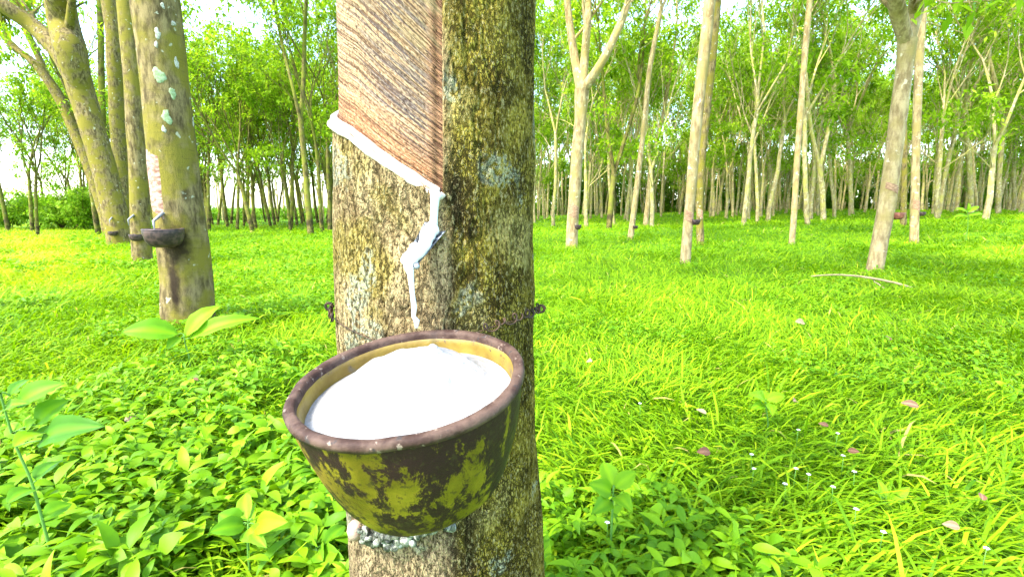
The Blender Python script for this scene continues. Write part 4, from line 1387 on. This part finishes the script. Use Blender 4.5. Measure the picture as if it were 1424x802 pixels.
plant('grass_shoot', 'young shoot with long pointed leaves standing above the grass at the lower right', 'plant',
      [(1236, 740), (1235, 710), (1232, 692)],
      [((1232, 700), (1266, 676), 14, .8, .0), ((1230, 695), (1220, 665), 12, .8, .04), ((1234, 702), (1238, 742), 14, .7, -.1), ((1228, 700), (1166, 698), 9, .85, -.02), ((1231, 690), (1207, 684), 10, .7, .0), ((1236, 705), (1284, 735), 10, .6, -.05)], 1.30, .003)
plant('weed', 'small bright broad leaved plant in open grass behind the pointed shoot', 'plant',
      [(1068, 590), (1066, 570), (1064, 556)],
      [((1064, 556), (1040, 548), 14, .9, -.05), ((1066, 556), (1092, 550), 14, .9, .0), ((1066, 560), (1074, 578), 13, .8, -.08), ((1063, 557), (1060, 542), 12, .85, .06), ((1062, 562), (1044, 568), 12, .7, -.05)], 1.75, .003)
plant('weed', 'leafy weed with big rounded leaves at the lower right of the thick trunk', 'plant',
      [(850, 740), (852, 700), (853, 675)],
      [((853, 676), (838, 642), 24, .8, .06), ((855, 678), (884, 655), 22, .85, .02), ((850, 684), (818, 672), 24, .7, -.02), ((856, 690), (880, 712), 22, .75, -.08), ((848, 695), (822, 715), 22, .6, -.08)], 1.05, .003)
plant('weed', 'tall leafy weed under the right side trees, beyond the fallen branch', 'plant',
      [(1346, 312), (1346, 300), (1345, 293)],
      [((1345, 296), (1328, 290), 5, .9, 0), ((1346, 295), (1362, 287), 5, .9, 0), ((1345, 300), (1325, 302), 5, .7, 0), ((1346, 300), (1368, 298), 5, .8, 0), ((1345, 293), (1347, 282), 4, .9, 0)], 10.5, .006)
for (px, py, lab) in ((440, 770, 'cluster of rounded yellow green leaves below the big cup, beside the thick trunk'), (345, 735, 'cluster of broad leaves left of the thick trunk near the bottom of the view')):
    rgp = np.random.default_rng(px)
    lv = []
    for k_ in range(7):
        a = k_ * .9 + rgp.uniform(-.5, .5); r0_, r1_ = rgp.uniform(4, 22), rgp.uniform(34, 62)
        lv.append(((px + r0_ * math.cos(a), py - 6 + r0_ * .5 * math.sin(a)), (px + r1_ * math.cos(a), py - 10 + r1_ * .6 * math.sin(a) + rgp.uniform(-8, 8)), rgp.uniform(18, 32), rgp.uniform(.35, 1), -.06 * math.sin(a) + rgp.uniform(-.03, .03)))
    plant('weed', lab, 'plant', [(px, py + 25), (px, py + 5), (px, py - 8)], lv, 1.0, .003)

# fallen branch
G = ground_at(1200, 386, .14); Yb = float(G[1])
fb = empty('fallen_branch', G, 'thin bleached fallen branch lying on the grass before the big leaning trunk', 'branch')
mb = MB()
pb = [at(1128, 384, Yb), at(1160, 382, Yb), at(1200, 385, Yb), at(1235, 391, Yb - .1), at(1270, 400, Yb - .25)]
pp, r_ = smooth_path(pb, [.006, .009, .012, .012, .010], 24, np.random.default_rng(1), .006); mb.tube(pp, r_, 7)
mb.build('stick', M['dead'], fb)
mb = MB(); pp, r_ = smooth_path([at(1212, 387, Yb), at(1225, 397, Yb - .1), at(1243, 411, Yb - .3)], [.007, .006, .004], 12, np.random.default_rng(2), .005); mb.tube(pp, r_, 6)
mb.build('side_twig', M['dead'], fb)

# fallen leaves
FL = [(978, 628, 26, .25, 'reddish brown curled leaf, largest brown leaf in the grass right of the big cup'),
      (1187, 627, 18, .1, 'small dark brown leaf in the grass among the white flowers'),
      (1265, 562, 24, .6, 'pale brown leaf on the grass at the right, midway down the lawn'),
      (975, 572, 18, .95, 'whitish dry leaf on the grass above the reddish curled one'),
      (1112, 448, 20, .95, 'pale dry leaf far out on the grass below the fallen branch'),
      (1145, 590, 14, .3, 'tiny brown leaf in the grass above the white flowers'),
      (1105, 557, 18, .7, 'tan leaf on the grass near the bright broad leaved plant'),
      (1322, 730, 26, .75, 'tan leaf in the grass at the lower right corner'),
      (820, 502, 16, .9, 'cream dry leaf beside the little hollow right of the thick trunk'),
      (184, 581, 22, .9, 'pinkish dry leaf in the grass left of the big cup'),
      (1235, 470, 16, .35, 'brown leaf on the grass below the big leaning trunk'),
      (272, 527, 10, .0, 'small rusty leaf in the grass between the seedling and the big cup'),
      (1365, 690, 22, .4, 'brown leaf low in the grass close to the right edge')]
for (px, py, wp, rn, lab) in FL:
    G = ground_at(px, py, .115); rgp = np.random.default_rng(px)
    m2 = MB(); L = wp * G[1] / F_PX * 1.05; a = rgp.uniform(0, 6.28)
    dv = np.array([math.cos(a), math.sin(a) * .7, .15]) * L / 2
    leaf_pt(m2, G - dv, G + dv, L * .48, rn, (rgp.normal(0, .4), -.9, .9), .07)
    o = m2.build('fallen_leaf', M['fallen'], None, origin=G); set_props(o, lab, 'fallen leaf', 'dry leaves scattered on the grass')

# white flowers
FW_ = [(1045, 632), (1048, 652), (1107, 652), (1125, 660), (1092, 673), (1158, 677), (1110, 598), (1165, 603), (1173, 634), (1188, 656), (1190, 708), (1228, 740), (1372, 763), (845, 727), (890, 561)]
proto = None
for k_, (px, py) in enumerate(FW_):
    G = ground_at(px, py, .125)
    if proto is None:
        fl = empty('flower', G, 'x', 'flower')
        mb = MB()
        mb.tube([G + np.array([0, 0, -.08]), G + np.array([.002, 0, -.03]), G], .0009, 5); mb.build('stem', M['stem'], fl)
        for q in range(5):
            a = q * 2 * math.pi / 5; m2 = MB()
            leaf_pt(m2, G, G + np.array([math.cos(a) * .0065, math.sin(a) * .0065 - .001, .002]), .006, .5, (0, 0, 1), .1); m2.build('petal', M['flower'], fl)
        proto = fl
    else:
        fl = proto.copy(); col.objects.link(fl); fl.location = tuple(G); fl.rotation_euler = (0, 0, k_ * 1.3)
        for ch in list(proto.children):
            c2 = ch.copy(); col.objects.link(c2); c2.parent = fl
    fl['group'] = 'tiny white flowers in the grass'
    fl['label'] = {845: 'tiny white flower close to the right side of the thick trunk near the bottom', 890: 'tiny white flower in the grass right of the big cup',
                   1372: 'tiny white flower near the bottom right corner'}.get(px, 'tiny white flower of the cluster in the grass at the lower right')

for o in scene.objects:
    if o.parent is None and 'label' in o and not 4 <= len(o['label'].split()) <= 16: print('LONG', o['label'])
